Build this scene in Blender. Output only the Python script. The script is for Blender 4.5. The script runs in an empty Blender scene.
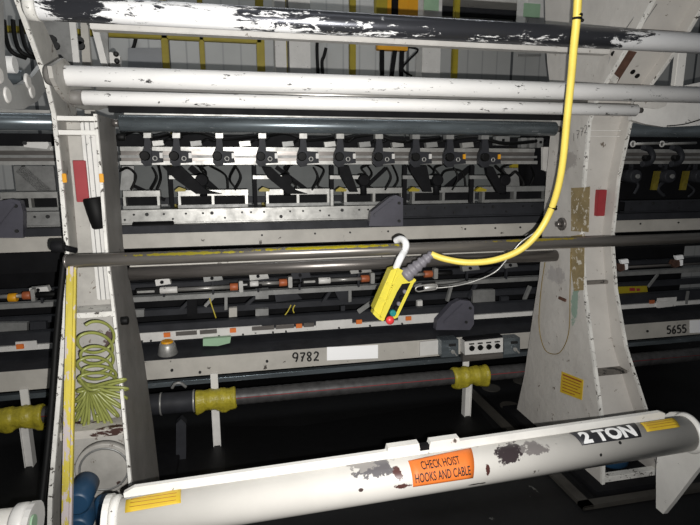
import bpy, bmesh, math, random
from math import sin, cos, pi, radians, atan2, sqrt
from mathutils import Vector, Matrix
random.seed(7)
S = bpy.context.scene
COL = S.collection

# ------------------------------------------------------------------ camera, world, light, exposure
FPX = 519.0; YAW = radians(12.2); PIT = radians(11.2); CH = 1.6
cam = bpy.data.objects.new('camera', bpy.data.cameras.new('camera'))
COL.objects.link(cam); S.camera = cam
cam.location = (0, 0, CH); cam.rotation_euler = (pi / 2 - PIT, 0, -YAW)
cam.data.sensor_width = 36; cam.data.lens = FPX / 700 * 36; cam.data.clip_start = .02

w = bpy.data.worlds.new('world'); S.world = w; w.use_nodes = True
w.node_tree.nodes['Background'].inputs[0].default_value = (.9, .95, 1, 1)
w.node_tree.nodes['Background'].inputs[1].default_value = .07

def lamp(name, kind, loc, power, rot=(0, 0, 0), color=(1, 1, 1), **kw):
    d = bpy.data.lights.new(name, kind); d.energy = power; d.color = color
    for k, v in kw.items(): setattr(d, k, v)
    o = bpy.data.objects.new(name, d); o.location = loc; o.rotation_euler = rot
    COL.objects.link(o); return o
# the phone's flash, a small lamp just below and right of the lens
lamp('camera_flash', 'SPOT', (.034, 0.0, CH - .042), 285, rot=(radians(90 - 3), 0, -radians(8)), color=(1, .98, .95), shadow_soft_size=.006, spot_size=radians(125), spot_blend=1.0)
# fluorescent hall lights high above the aisle and behind the machine
lamp('hall_light_back', 'AREA', (.3, 3.9, 4.1), 24, shape='RECTANGLE', size=4.5, size_y=.3, color=(.93, .97, 1))
lamp('hall_light_front', 'AREA', (-.2, 1.0, 4.2), 8, shape='RECTANGLE', size=3.0, size_y=.3, color=(.93, .97, 1))

S.view_settings.view_transform = 'Standard'; S.view_settings.look = 'None'
S.view_settings.gamma = 1; S.view_settings.use_curve_mapping = False
S.view_settings.exposure = 0.12

# ------------------------------------------------------------------ pixel -> place (on a real depth plane)
cf = Vector((sin(YAW) * cos(PIT), cos(YAW) * cos(PIT), -sin(PIT)))
cr = Vector((cos(YAW), -sin(YAW), 0)); cu = cr.cross(cf); C0 = Vector((0, 0, CH))
def ray(x, y): return cf + cr * ((x - 350) / FPX) + cu * ((262.5 - y) / FPX)
def PY(x, y, Y): d = ray(x, y); return C0 + d * (Y / d.y)
def PX(x, y, X): d = ray(x, y); return C0 + d * (X / d.x)
def PZ(x, y, Z): d = ray(x, y); return C0 + d * ((Z - CH) / d.z)
def XA(x, z, Y):
    k = (x - 350) / FPX; dz = z - CH
    return (k * (cf.y * Y + cf.z * dz) - cr.y * Y) / (cr.x - k * cf.x)

# ------------------------------------------------------------------ materials
def rgb(h):
    c = [int(h[i:i + 2], 16) / 255 for i in (0, 2, 4)]
    return tuple((v / 12.92 if v <= .04045 else ((v + .055) / 1.055) ** 2.4) for v in c) + (1,)
class NT:
    def __init__(s, name):
        s.m = bpy.data.materials.new(name); s.m.use_nodes = True; s.t = s.m.node_tree; s.n = s.t.nodes
        s.b = s.n['Principled BSDF']; s.tc = s.n.new('ShaderNodeTexCoord')
    def new(s, k, **kw):
        q = s.n.new('ShaderNode' + k)
        for a, v in kw.items(): setattr(q, a, v)
        return q
    def link(s, a, b): s.t.links.new(a, b)
    def noise(s, scale, detail=4, rough=.6, vec=None, dist=0):
        q = s.new('TexNoise'); q.inputs['Scale'].default_value = scale; q.inputs['Detail'].default_value = detail
        q.inputs['Roughness'].default_value = rough; q.inputs['Distortion'].default_value = dist
        s.link(vec or s.tc.outputs['Object'], q.inputs['Vector']); return q.outputs['Fac']
    def math(s, op, a, b=None, clamp=False):
        q = s.new('Math', operation=op, use_clamp=clamp)
        for i, v in enumerate((a, b)):
            if v is None: continue
            if isinstance(v, (int, float)): q.inputs[i].default_value = v
            else: s.link(v, q.inputs[i])
        return q.outputs[0]
    def ramp(s, fac, p0, p1):
        q = s.new('MapRange'); q.inputs['From Min'].default_value = p0; q.inputs['From Max'].default_value = p1
        s.link(fac, q.inputs['Value']); return q.outputs[0]
    def mix(s, fac, a, b):
        q = s.new('Mix', data_type='RGBA')
        if isinstance(fac, float): q.inputs[0].default_value = fac
        else: s.link(fac, q.inputs[0])
        for i, v in ((6, a), (7, b)):
            if isinstance(v, tuple): q.inputs[i].default_value = v
            else: s.link(v, q.inputs[i])
        return q.outputs[2]
    def map(s, scale=(1, 1, 1)):
        q = s.new('Mapping'); q.inputs['Scale'].default_value = scale
        s.link(s.tc.outputs['Object'], q.inputs['Vector']); return q.outputs[0]
    def bump(s, h, strength=.3, dist=.002):
        q = s.new('Bump'); q.inputs['Strength'].default_value = strength; q.inputs['Distance'].default_value = dist
        s.link(h, q.inputs['Height']); s.link(q.outputs[0], s.b.inputs['Normal'])

def mat(name, col, rough=.5, metal=0.0, dirt=.25, dscale=9, chip=0.0, chipcol='2a2524', cscale=22, spots=(), stretch=(1, 1, 1), bump=0, bscale=40, spec=.5):
    """paint or metal with uneven grime; chip = share of chipped-off paint; spots = (local centre, radii, colour) of worn patches"""
    t = NT(name); base = rgb(col)
    v = t.map(stretch)
    n = t.noise(dscale, 5, .65, v)
    dark = tuple(c * (1 - dirt) for c in base[:3]) + (1,)
    c = t.mix(t.ramp(n, .38, .68), base, dark)
    if chip > 0:
        k = t.noise(cscale, 6, .7, v, .4)
        th = .5 + .175 * (1 - chip)
        c = t.mix(t.ramp(k, th, th + .02), c, rgb(chipcol))
    for ctr, rad, sc in spots:
        mp = t.new('Mapping'); mp.vector_type = 'POINT'
        mp.inputs['Location'].default_value = [-ctr[i] / rad[i] for i in range(3)]
        mp.inputs['Scale'].default_value = [1 / r for r in rad]
        t.link(t.tc.outputs['Object'], mp.inputs['Vector'])
        ln = t.new('VectorMath', operation='LENGTH'); t.link(mp.outputs[0], ln.inputs[0])
        k = t.noise(38, 6, .7)
        d = t.math('ADD', ln.outputs['Value'], t.math('MULTIPLY', t.math('SUBTRACT', k, .5), 2.6))
        f = t.math('SUBTRACT', 1.0, t.ramp(d, .85, .95), True)
        c = t.mix(f, c, rgb(sc))
    t.link(c, t.b.inputs['Base Color'])
    t.b.inputs['Metallic'].default_value = metal
    t.b.inputs['Specular IOR Level'].default_value = spec
    t.link(t.math('ADD', t.math('MULTIPLY', n, .25), rough - .12, True), t.b.inputs['Roughness'])
    if bump: t.bump(t.noise(bscale, 2, .5), bump, .004)
    return t.m

M = {}
M['white'] = mat('white_paint', 'dad8d3', .42, chip=.10, chipcol='4a4038', dirt=.10, cscale=30)
M['white_clean'] = mat('white_paint_clean', 'd2d0cc', .4, dirt=.15, chip=.12)
M['beige'] = mat('beige_beam_paint', 'b5b1a9', .5, dirt=.2, chip=.15, chipcol='403a34', dscale=5, cscale=14)
M['stand'] = mat('stand_grey_white_paint', 'bdbab5', .5, dirt=.16, chip=.12, chipcol='6b6258', bump=.5, bscale=26, dscale=5)
M['edge'] = mat('chipped_white_edge', 'dcdad4', .5, dirt=.3, chip=.5, chipcol='3c3630', cscale=45)
M['steel'] = mat('brushed_steel', 'a8a6a2', .34, .5, dirt=.35, stretch=(.3, 3, 3))
M['steel_dark'] = mat('dark_worn_steel', '827d79', .34, .65, dirt=.5, stretch=(.3, 3, 3), dscale=12)
M['roller_dark'] = mat('dark_roller_steel', '7b8489', .26, .6, dirt=.5, chip=.2, chipcol='b8bcc0', stretch=(.35, 2, 2), cscale=30)
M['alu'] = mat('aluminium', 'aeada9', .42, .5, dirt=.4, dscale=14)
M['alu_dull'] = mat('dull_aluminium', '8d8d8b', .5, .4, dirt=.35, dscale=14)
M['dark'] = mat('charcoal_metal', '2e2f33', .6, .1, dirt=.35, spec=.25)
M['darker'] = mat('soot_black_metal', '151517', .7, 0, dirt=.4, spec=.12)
M['plum'] = mat('grey_violet_plastic', '4c4b54', .5, 0, dirt=.25)
M['black'] = mat('black_rubber', '0c0c0c', .6, 0, dirt=.3, spec=.2)
M['yellow'] = mat('yellow_plastic', 'cfc242', .4, 0, dirt=.12)
M['cable'] = mat('yellow_cable', 'e8d060', .45, 0, dirt=.15)
M['yellow_old'] = mat('worn_yellow_paint', 'c4b340', .55, dirt=.3, chip=.9, chipcol='b5abab', cscale=24, stretch=(1, 1, .12))
M['yellow_wall'] = mat('yellow_frame_paint', '9a8a1e', .5, dirt=.2)
M['tape'] = mat('yellow_tape', 'a99c2e', .45, dirt=.35, dscale=30, bump=.9, bscale=70)
M['amber'] = mat('amber_paint', 'd99a16', .45, dirt=.15)
M['orange'] = mat('orange_label', 'd9722c', .55, dirt=.16)
M['copper'] = mat('orange_collar', 'a85a35', .5, dirt=.3)
M['red'] = mat('red_button', 'd23a3c', .35, dirt=.05)
M['maroon'] = mat('faded_red_tag', '8f2b30', .6, dirt=.2)
M['teal'] = mat('teal_button', '1f7a78', .4, dirt=.1)
M['blue'] = mat('blue_motor_paint', '20415e', .45, dirt=.3)
M['hose_green'] = mat('green_coil_hose', '8a8f4c', .35, dirt=.2, dscale=20)
M['greenlab'] = mat('green_label', '93b394', .6, dirt=.15)
M['yellab'] = mat('yellow_label', 'c9a92c', .55, dirt=.15)
M['ink'] = mat('black_ink', '151515', .6, dirt=0)
M['redink'] = mat('red_ink', '8b4a22', .6, dirt=0)
M['paper'] = mat('bright_white_label', 'ffffff', .9, dirt=0)
M['blacklab'] = mat('black_label', '26262a', .5, dirt=.1)
M['ribbed'] = mat('grimy_pipe', '4c4b4b', .5, .3, dirt=.5, dscale=20)
M['rust'] = mat('rusty_steel', '5b4034', .7, .1, dirt=.5, dscale=30)
M['floor'] = mat('black_floor', '131314', .55, 0, dirt=.5, dscale=3, chip=.05, chipcol='4a4a48', cscale=6, spec=.25)
M['kerb'] = mat('dirty_kerb', '35322d', .7, dirt=.4)
M['mat_black'] = mat('black_mat', '0b0b0c', .6, dirt=.4, spec=.2)
M['strap'] = mat('white_strap', 'e8e8e8', .5, dirt=.08)
M['grey_rubber'] = mat('grey_rubber', '77747a', .5, dirt=.3)
M['yellow_dim'] = mat('dimmed_yellow_paint', '75691c', .6, dirt=.5, dscale=20)  # frame yellow darkened, dimness of the right bay put into the colour
M['brass'] = mat('brass_wire', '8a7434', .5, .4, dirt=.2)

def wall_mat():
    t = NT('grey_wall_panels'); sx = t.new('SeparateXYZ'); t.link(t.tc.outputs['Object'], sx.inputs[0])
    u = t.math('FRACT', t.math('MULTIPLY', sx.outputs[0], 7.0)); u2 = t.math('FRACT', t.math('MULTIPLY', sx.outputs[0], 1.0))
    a = t.math('LESS_THAN', u, .10); b = t.math('LESS_THAN', u2, .025)
    n = t.noise(1.2, 4)
    c = t.mix(t.ramp(n, .3, .7), rgb('b2b2b0'), rgb('9d9e9c'))
    c = t.mix(a, c, rgb('959695')); c = t.mix(b, c, rgb('4c4e50'))
    t.link(c, t.b.inputs['Base Color']); t.b.inputs['Roughness'].default_value = .6
    return t.m
def roller_mat():
    """steel roller with white paint left near both ends, flaked off in the middle"""
    t = NT('flaked_white_roller'); v = t.map((.3, 1, 1)); n = t.noise(38, 8, .78, v, .6); n2 = t.noise(3.2, 3, .5)
    sx = t.new('SeparateXYZ'); t.link(t.tc.outputs['Object'], sx.inputs[0]); X = sx.outputs[0]
    # paint amount along the roller
    q = t.new('ValToRGB'); e = q.color_ramp.elements
    xn = t.math('DIVIDE', X, 2.6); t.link(xn, q.inputs[0])
    pts = [(0.0, .50), (.035, .34), (.06, .36), (.10, .50), (.2, .52), (.28, .46), (.36, .39), (.46, .33), (.62, .32), (.76, .36), (.84, .47), (.92, .66), (1, .75)]
    e[0].position, e[0].color = 0, (pts[0][1],) * 3 + (1,); e[1].position, e[1].color = 1, (.9, .9, .9, 1)
    for p, val in pts[1:-1]:
        k = e.new(p); k.color = (val,) * 3 + (1,)
    z = t.math('MULTIPLY', sx.outputs[2], -1.6)
    s = t.math('ADD', t.math('ADD', n, t.math('MULTIPLY', t.math('SUBTRACT', n2, .5), .3)), t.math('ADD', q.outputs[0], z))
    f = t.ramp(s, .955, .975)
    c = t.mix(f, rgb('4a4b50'), rgb('e6e6e6')); t.link(c, t.b.inputs['Base Color'])
    m = t.math('MULTIPLY', t.math('SUBTRACT', 1.0, f), .7); t.link(m, t.b.inputs['Metallic'])
    t.link(t.math('ADD', .3, t.math('MULTIPLY', f, .15)), t.b.inputs['Roughness'])
    t.bump(s, .35, .002)
    return t.m
M['wall'] = wall_mat(); M['flaked'] = roller_mat()

# ------------------------------------------------------------------ mesh builder
WP = {}
class MB:
    def __init__(s): s.b = bmesh.new(); s.sm = []
    def box(s, x0, x1, y0, y1, z0, z1, bev=0, mtx=None):
        r = bmesh.ops.create_cube(s.b, size=1)['verts']
        bmesh.ops.scale(s.b, vec=(abs(x1 - x0), abs(y1 - y0), abs(z1 - z0)), verts=r)
        if bev:
            ed = list({e for v in r for e in v.link_edges})
            r = list({v for f in bmesh.ops.bevel(s.b, geom=ed, offset=bev, segments=2, affect='EDGES')['faces'] for v in f.verts})
        c = Vector(((x0 + x1) / 2, (y0 + y1) / 2, (z0 + z1) / 2))
        if mtx is None: bmesh.ops.translate(s.b, vec=c, verts=r)
        else: bmesh.ops.transform(s.b, matrix=Matrix.Translation(c) @ mtx, verts=r)
        return s
    def obox(s, p, q, wy, wz, bev=0, up=Vector((0, 0, 1))):
        """box bar from p to q, wy = width across, wz = width along up"""
        p, q = Vector(p), Vector(q); d = q - p; x = d.normalized(); y = up.cross(x)
        if y.length < 1e-4: y = Vector((0, 1, 0)).cross(x)
        y.normalize(); z = x.cross(y)
        r = bmesh.ops.create_cube(s.b, size=1)['verts']
        bmesh.ops.scale(s.b, vec=(d.length, wy, wz), verts=r)
        if bev:
            ed = list({e for v in r for e in v.link_edges})
            r = list({v for f in bmesh.ops.bevel(s.b, geom=ed, offset=bev, segments=2, affect='EDGES')['faces'] for v in f.verts})
        m = Matrix((x, y, z)).transposed().to_4x4(); m.translation = (p + q) / 2
        bmesh.ops.transform(s.b, matrix=m, verts=r); return s
    def lathe(s, p, q, prof, seg=24):
        """profile [(t 0..1 or metres-if-list, radius)] along p->q, capped"""
        p, q = Vector(p), Vector(q); d = q - p; x = d.normalized()
        a = Vector((0, 0, 1)) if abs(x.z) < .9 else Vector((1, 0, 0)); u = x.cross(a).normalized(); v = x.cross(u)
        rings = []
        for t, r in prof:
            c = p + d * t
            rings.append([s.b.verts.new(c + (u * cos(2 * pi * k / seg) + v * sin(2 * pi * k / seg)) * max(r, 1e-4)) for k in range(seg)])
        for A, B in zip(rings, rings[1:]):
            for k in range(seg):
                f = s.b.faces.new((A[k], A[(k + 1) % seg], B[(k + 1) % seg], B[k])); f.smooth = True
        s.b.faces.new(rings[0][::-1]); s.b.faces.new(rings[-1]); return s
    def cyl(s, p, q, r, seg=24, ch=0):
        L = (Vector(q) - Vector(p)).length; c = min(ch / L, .4) if ch else 0
        return s.lathe(p, q, [(0, r - ch), (c, r), (1 - c, r), (1, r - ch)] if ch else [(0, r), (1, r)], seg)
    def ball(s, c, r, sc=(1, 1, 1), seg=16):
        v = bmesh.ops.create_uvsphere(s.b, u_segments=seg, v_segments=seg // 2, radius=r)['verts']
        bmesh.ops.scale(s.b, vec=sc, verts=v); bmesh.ops.translate(s.b, vec=c, verts=v)
        for x in v:
            for f in x.link_faces: f.smooth = True
        return s
    def tube(s, pts, r, seg=10, smooth=6, closed=False):
        P = [Vector(p) for p in pts]
        if smooth:
            Q = []; n = len(P)
            for i in range(n - (0 if closed else 1)):
                p0 = P[(i - 1) % n] if (i or closed) else P[0]; p1 = P[i]; p2 = P[(i + 1) % n]; p3 = P[(i + 2) % n] if (i + 2 < n or closed) else P[-1]
                for k in range(smooth):
                    t = k / smooth
                    Q.append(.5 * ((2 * p1) + (p2 - p0) * t + (2 * p0 - 5 * p1 + 4 * p2 - p3) * t * t + (3 * p1 - p0 - 3 * p2 + p3) * t ** 3))
            if not closed: Q.append(P[-1])
            P = Q
        n = len(P); nv = None; rings = []
        for i, p in enumerate(P):
            a = P[(i - 1) % n] if (i or closed) else P[0]; b = P[(i + 1) % n] if (i < n - 1 or closed) else P[-1]
            t = (b - a).normalized()
            if nv is None: nv = t.cross(Vector((0, 0, 1)) if abs(t.z) < .9 else Vector((1, 0, 0))).normalized()
            nv = (nv - t * nv.dot(t)).normalized(); bn = t.cross(nv)
            rr = r(i / (n - 1)) if callable(r) else r
            rings.append([s.b.verts.new(p + (nv * cos(2 * pi * k / seg) + bn * sin(2 * pi * k / seg)) * rr) for k in range(seg)])
        for i in range(n - (0 if closed else 1)):
            A, B = rings[i], rings[(i + 1) % n]
            for k in range(seg):
                f = s.b.faces.new((A[k], A[(k + 1) % seg], B[(k + 1) % seg], B[k])); f.smooth = True
        if not closed: s.b.faces.new(rings[0][::-1]); s.b.faces.new(rings[-1])
        return s
    def prism(s, pts, d):
        """closed polygon of 3-D points, extruded by vector d"""
        A = [s.b.verts.new(Vector(p)) for p in pts]; B = [s.b.verts.new(Vector(p) + Vector(d)) for p in pts]
        n = len(A); s.b.faces.new(A); s.b.faces.new(B[::-1])
        for i in range(n): s.b.faces.new((A[i], B[i], B[(i + 1) % n], A[(i + 1) % n]))
        return s
    def ppx(s, px, Y, th):
        """outline given in photo pixels, stood on the depth plane Y, th thick (away from us)"""
        return s.prism([PY(x, y, Y) for x, y in px], (0, th, 0))
    def strip(s, A, B, d):
        """plate between two equally long edges A, B, thickness vector d"""
        n = len(A); a = [s.b.verts.new(Vector(p)) for p in A]; b = [s.b.verts.new(Vector(p)) for p in B]
        c = [s.b.verts.new(Vector(p) + Vector(d)) for p in A]; e = [s.b.verts.new(Vector(p) + Vector(d)) for p in B]
        for i in range(n - 1):
            s.b.faces.new((a[i], a[i + 1], b[i + 1], b[i])); s.b.faces.new((c[i], e[i], e[i + 1], c[i + 1]))
            s.b.faces.new((a[i], c[i], c[i + 1], a[i + 1])); s.b.faces.new((b[i], b[i + 1], e[i + 1], e[i]))
        s.b.faces.new((a[0], b[0], e[0], c[0])); s.b.faces.new((a[-1], c[-1], e[-1], b[-1])); return s
    def build(s, name, m, parent=None, origin=None):
        bmesh.ops.recalc_face_normals(s.b, faces=s.b.faces[:])
        if parent is not None: o0 = WP[parent.name]
        elif origin is not None: o0 = Vector(origin)
        else:
            vs = [v.co for v in s.b.verts]
            o0 = Vector((sum(v.x for v in vs) / len(vs), sum(v.y for v in vs) / len(vs), min(v.z for v in vs)))
        bmesh.ops.translate(s.b, vec=-o0, verts=s.b.verts[:])
        me = bpy.data.meshes.new(name); s.b.to_mesh(me); s.b.free(); me.materials.append(M[m] if isinstance(m, str) else m)
        o = bpy.data.objects.new(name, me); COL.objects.link(o)
        if parent is not None: o.parent = parent
        else: o.location = o0
        WP[o.name] = o0.copy(); return o
def tag(o, label, cat, group=None, kind=None):
    if label: o['label'] = label
    if cat: o['category'] = cat
    if group: o['group'] = group
    o['kind'] = kind or 'thing'
    return o
def thing(name, label, cat, loc, group=None):
    o = bpy.data.objects.new(name, None); COL.objects.link(o); o.location = loc; o.empty_display_size = .05
    WP[o.name] = Vector(loc); return tag(o, label, cat, group)
def structure(o): o['kind'] = 'structure'; return o
def hb(mb, xa, xb, yt, yb, xr, Y, dep, bev=0, world=False):
    """bar running along the machine: its top and bottom read at column xr, ends at columns xa, xb"""
    zt = PY(xr, yt, Y).z; zb = PY(xr, yb, Y).z; zm = (zt + zb) / 2
    X0, X1 = (xa, xb) if world else (XA(xa, zm, Y), XA(xb, zm, Y))
    mb.box(X0, X1, Y, Y + dep, zb, zt, bev); return mb
def zat(xr, y, Y): return PY(xr, y, Y).z
def text_mesh(body, size, m, name, parent, fn, bold=0, sx=1.0):
    """flat lettering; fn(u, v) -> world point for u across and v up"""
    c = bpy.data.curves.new('t', 'FONT'); c.body = body; c.size = size; c.align_x = 'CENTER'; c.align_y = 'CENTER'; c.offset = bold
    c.space_line = .95; c.resolution_u = 3
    o = bpy.data.objects.new('t', c); COL.objects.link(o); bpy.context.view_layer.update()
    me = bpy.data.meshes.new_from_object(o.evaluated_get(bpy.context.evaluated_depsgraph_get()))
    COL.objects.unlink(o); bpy.data.objects.remove(o)
    me.name = name; o0 = WP[parent.name]
    bt = bmesh.new(); bt.from_mesh(me); bmesh.ops.triangulate(bt, faces=bt.faces[:])
    for _ in range(4):
        ed = [e for e in bt.edges if e.calc_length() > .009]
        if not ed: break
        bmesh.ops.subdivide_edges(bt, edges=ed, cuts=1); bmesh.ops.triangulate(bt, faces=[f for f in bt.faces if len(f.verts) > 3])
    bt.to_mesh(me); bt.free()
    for v in me.vertices: v.co = fn(v.co.x * sx, v.co.y) - o0
    me.materials.clear(); me.materials.append(M[m]); q = bpy.data.objects.new(name, me); COL.objects.link(q); q.parent = parent
    WP[q.name] = o0.copy(); return q
DIG = {'9': [[(.9, .6), (.6, .45), (.2, .5), (.1, .75), (.35, 1), (.75, .97), (.9, .7), (.8, .3), (.6, 0)]],
       '7': [[(.1, .95), (.5, .97), (.9, .95), (.6, .5), (.4, 0)], [(.3, .5), (.75, .55)]],
       '8': [[(.5, .52), (.15, .75), (.4, 1), (.8, .85), (.55, .5), (.2, .25), (.4, 0), (.8, .15), (.5, .52)]],
       '2': [[(.1, .8), (.4, 1), (.8, .85), (.6, .45), (.1, .03), (.4, .08), (.9, .03)]],
       '5': [[(.85, 1), (.25, .95), (.2, .55), (.6, .62), (.9, .35), (.6, .05), (.1, .08)]],
       '6': [[(.75, 1), (.35, .7), (.15, .3), (.4, 0), (.8, .15), (.75, .45), (.4, .5), (.18, .3)]],
       '1': [[(.5, 1), (.45, 0)]]}
def handwrite(s, x, y, h, wpx, Y, r, name, parent, slope, m='ink'):
    mb = MB()
    for i, ch in enumerate(s):
        for st in DIG[ch]:
            mb.tube([PY(x + i * wpx + a * wpx * .82, y + slope * i * wpx - b * h, Y) for a, b in st], r, 5, 4)
    return mb.build(name, m, parent)

# ================================================================== SETTING
fl = MB().box(-3.5, 6.5, -1.5, 4.7, -.05, 0).build('floor', 'floor'); structure(fl)
wb = MB().box(-3.5, 6.5, 4.6, 4.7, 0, 4.3).build('wall_back', 'wall'); structure(wb)

def lerp_tab(z, tab):
    if z <= tab[0][0]: return tab[0][1]
    for (a, xa), (b, xb) in zip(tab, tab[1:]):
        if z <= b: return xa + (xb - xa) * (z - a) / (b - a)
    return tab[-1][1]
# ================================================================== STANDS
prof_f = [(0, 1.99), (.3, 2.02), (.66, 2.15), (.95, 2.25), (1.2, 2.31), (1.5, 2.33), (1.78, 2.33), (1.9, 2.28), (2.0, 2.19), (2.12, 2.08), (2.3, 1.95), (2.55, 1.82)]
prof_b = [(0, 2.79), (.3, 2.73), (.66, 2.69), (.95, 2.65), (1.2, 2.65), (1.5, 2.65), (1.78, 2.64), (1.9, 2.66), (2.0, 2.68), (2.12, 2.72), (2.3, 2.76), (2.55, 2.8)]
def stand(name, label, XL, XR, parts, bL=prof_b, bR=prof_b, ztop=9, rec=.12, zlow=0):
    """XL(z), XR(z): where the two side plates stand"""
    root = thing(name, label, 'machine stand', ((XL(0) + XR(0)) / 2, 2.4, 0.03), 'machine stands')
    T = .012
    for fx, sgn, nm in ((XL, 1, 'side_plate'), (XR, -1, 'side_plate')):
        pb_ = bL if sgn > 0 else bR; zt_ = 9 if sgn > 0 else ztop
        A = [(fx(z), y, max(z, .03)) for z, y in prof_f if z <= zt_]; B = [(fx(z), y, max(z, .03)) for z, y in pb_ if z <= zt_]
        MB().strip(A, B, (sgn * T, 0, 0)).build(nm, parts.get(('plate', sgn), 'stand'), root)
        # chipped front edge: a narrow flat bar welded on the plate
        E1 = [(fx(z) - .002, y - .010, max(z, .03)) for z, y in prof_f if z <= zt_]; E2 = [(fx(z) - .002, y + .004, max(z, .03)) for z, y in prof_f if z <= zt_]
        o = MB().strip(E1, E2, (.016 if sgn > 0 else -.012, 0, 0)).build('edge_bar', 'edge', root); o['label'] = 'chipped white front edge'
    wf = [(z, y + rec + (.03 if z < .9 else 0)) for z, y in prof_f if zlow <= z <= ztop]
    A = [(XL(z) + T, y, max(z, .03)) for z, y in wf]; B = [(XR(z) - T, y, max(z, .03)) for z, y in wf]
    MB().strip(A, B, (0, .012, 0)).build('web_plate', parts.get('web', 'stand'), root)
    MB().box(XL(0) - .07, XR(0) + .07, 1.93, 2.85, .005, .03, .004).build('base_plate', 'darker', root)
    return root
def yf(z):
    for (a, ya), (b, yb) in zip(prof_f, prof_f[1:]):
        if z <= b: return ya + (yb - ya) * (z - a) / (b - a)
    return prof_f[-1][1]
def rib(root, XL, XR, z, th, m, dy=.0, name='rib'):
    return MB().box(XL(z) + .012, XR(z) - .012, yf(z) + dy, yf(z) + .125, z - th / 2, z + th / 2, .002).build(name, m, root)

O1 = Vector((-.715, 2.4, .03))
XL1 = lambda z: -.70 - (max(0, 1.2 - z) * .075); XR1 = lambda z: -.535 + (max(0, 1.2 - z) * .085)
XL2 = lambda z: 1.70; XR2 = lambda z: lerp_tab(z, [(0, 2.04), (.3, 1.985), (.7, 1.90), (1.0, 1.893), (1.2, 1.893), (1.45, 1.905), (1.8, 1.95), (2.0, 1.965), (2.6, 1.97)])
M['stand_l'] = mat('left_stand_paint', 'a8a59f', .5, dirt=.3, chip=.35, chipcol='5d5248', dscale=6,
    spots=[(tuple(PY(x, y, Y) - O1), r, c) for x, y, Y, r, c in ((107, 334, 2.3, (.035, .12, .04), '4a2c26'), (82, 345, 2.3, (.03, .12, .05), '3d2621'), (112, 415, 2.2, (.03, .1, .03), '4a3a34'), (103, 428, 2.2, (.06, .1, .02), '40261f'), (95, 484, 2.15, (.015, .05, .01), '3a2a26'), (112, 486, 2.12, (.03, .05, .015), '4a3a34'), (120, 462, 2.12, (.03, .05, .01), '40261f'))])
M['stand_side'] = mat('grimy_shaded_side_paint', '76736f', .55, dirt=.3, chip=.08, chipcol='302b28', dscale=4)  # left stand's right side: grime, and its shade put into the colour
back_left = [(0, 2.46), (.3, 2.55), (.66, 2.61), (.95, 2.6), (1.2, 2.59), (1.5, 2.62), (1.78, 2.64), (1.9, 2.66), (2.0, 2.68), (2.12, 2.72), (2.3, 2.76), (2.55, 2.8)]
back_arm = [(0, 2.46), (.3, 2.55), (.66, 2.61), (.95, 2.6), (1.2, 2.59), (1.5, 2.6), (1.78, 2.62), (1.9, 2.62), (2.0, 2.46), (2.12, 2.28), (2.3, 2.12), (2.55, 1.98)]
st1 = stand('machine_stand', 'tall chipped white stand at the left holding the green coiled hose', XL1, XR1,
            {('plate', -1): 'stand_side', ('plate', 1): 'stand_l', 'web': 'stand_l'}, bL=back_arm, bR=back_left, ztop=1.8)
O2 = Vector(((XL2(0) + XR2(0)) / 2, 2.4, .03))
def loc2(x, y): return tuple(PX(x, y, 1.70) - O2)
def locw(x, y, Y): return tuple(PY(x, y, Y) - O2)
M['stand_r'] = mat('right_stand_paint', 'bcb8b2', .5, dirt=.14, chip=.15, chipcol='6b6258', bump=.75, bscale=22, dscale=4,
    spots=[(loc2(575, 300), (.05, .03, .13), '84978a'), (loc2(556, 275), (.05, .1, .05), 'a39f9c'), (loc2(566, 160), (.05, .09, .06), '9b9691')])
M['stand_rw'] = mat('right_web_paint', 'bcb8b2', .5, dirt=.14, chip=.12, chipcol='6b6258', dscale=4)
st2 = stand('machine_stand', 'tall white stand at the right with brown stained side and small yellow warning label', XL2, XR2,
            {('plate', 1): 'stand_r', ('plate', -1): 'stand_rw', 'web': 'stand_rw'}, rec=.07, zlow=.3)
# left stand details
zr = zat(80, 124, 2.36); rib(st1, XL1, XR1, zr + .02, .018, 'white'); rib(st1, XL1, XR1, zr - .035, .018, 'white')
zr = zat(95, 312, 2.3); rib(st1, XL1, XR1, zr, .022, 'edge', 0)
M['rusty_rib'] = mat('rust_flaked_rib', 'bdb8b0', .6, dirt=.3, chip=.98, chipcol='3d2620', cscale=14, stretch=(.6, 1, 1.6))
zr = zat(100, 436, 2.1); rib(st1, XL1, XR1, zr, .035, 'rusty_rib', .03)
zr = zat(108, 459, 2.12); MB().box(XL1(.4) + .1, XR1(.4) - .01, 2.15, 2.19, zr - .012, zr + .012, .002).build('weld_bead', 'rusty_rib', st1)
o = MB().box(-.615, -.552, 2.37, 2.445, 1.0, 1.75, .004).build('cover_strip', 'white_clean', st1)
MB().box(-.60, -.597, 2.366, 2.37, 1.0, 1.75).box(-.58, -.577, 2.366, 2.37, 1.0, 1.75).build('seam', 'alu_dull', st1)
p = PY(84, 181, 2.40); MB().box(p.x - .024, p.x + .024, 2.355, 2.367, p.z - .085, p.z + .085, .002).build('red_tag', 'maroon', st1)
for y in (178,):
    for x, Y in ((65, 2.31), (102, 2.31)):
        p = PY(x, y, Y); MB().box(p.x - .008, p.x + .008, Y - .012, Y, p.z - .018, p.z + .018, .002).build('yellow_mark', 'amber', st1)
# black rubber cup on the cover strip
p = PY(97, 212, 2.34)
MB().lathe((p.x + .005, 2.345, p.z - .07), (p.x - .012, 2.345, p.z + .06), [(0, .022), (.05, .03), (.5, .036), (.95, .04), (1, .034)], 18).build('rubber_cup', 'black', st1)
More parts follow.
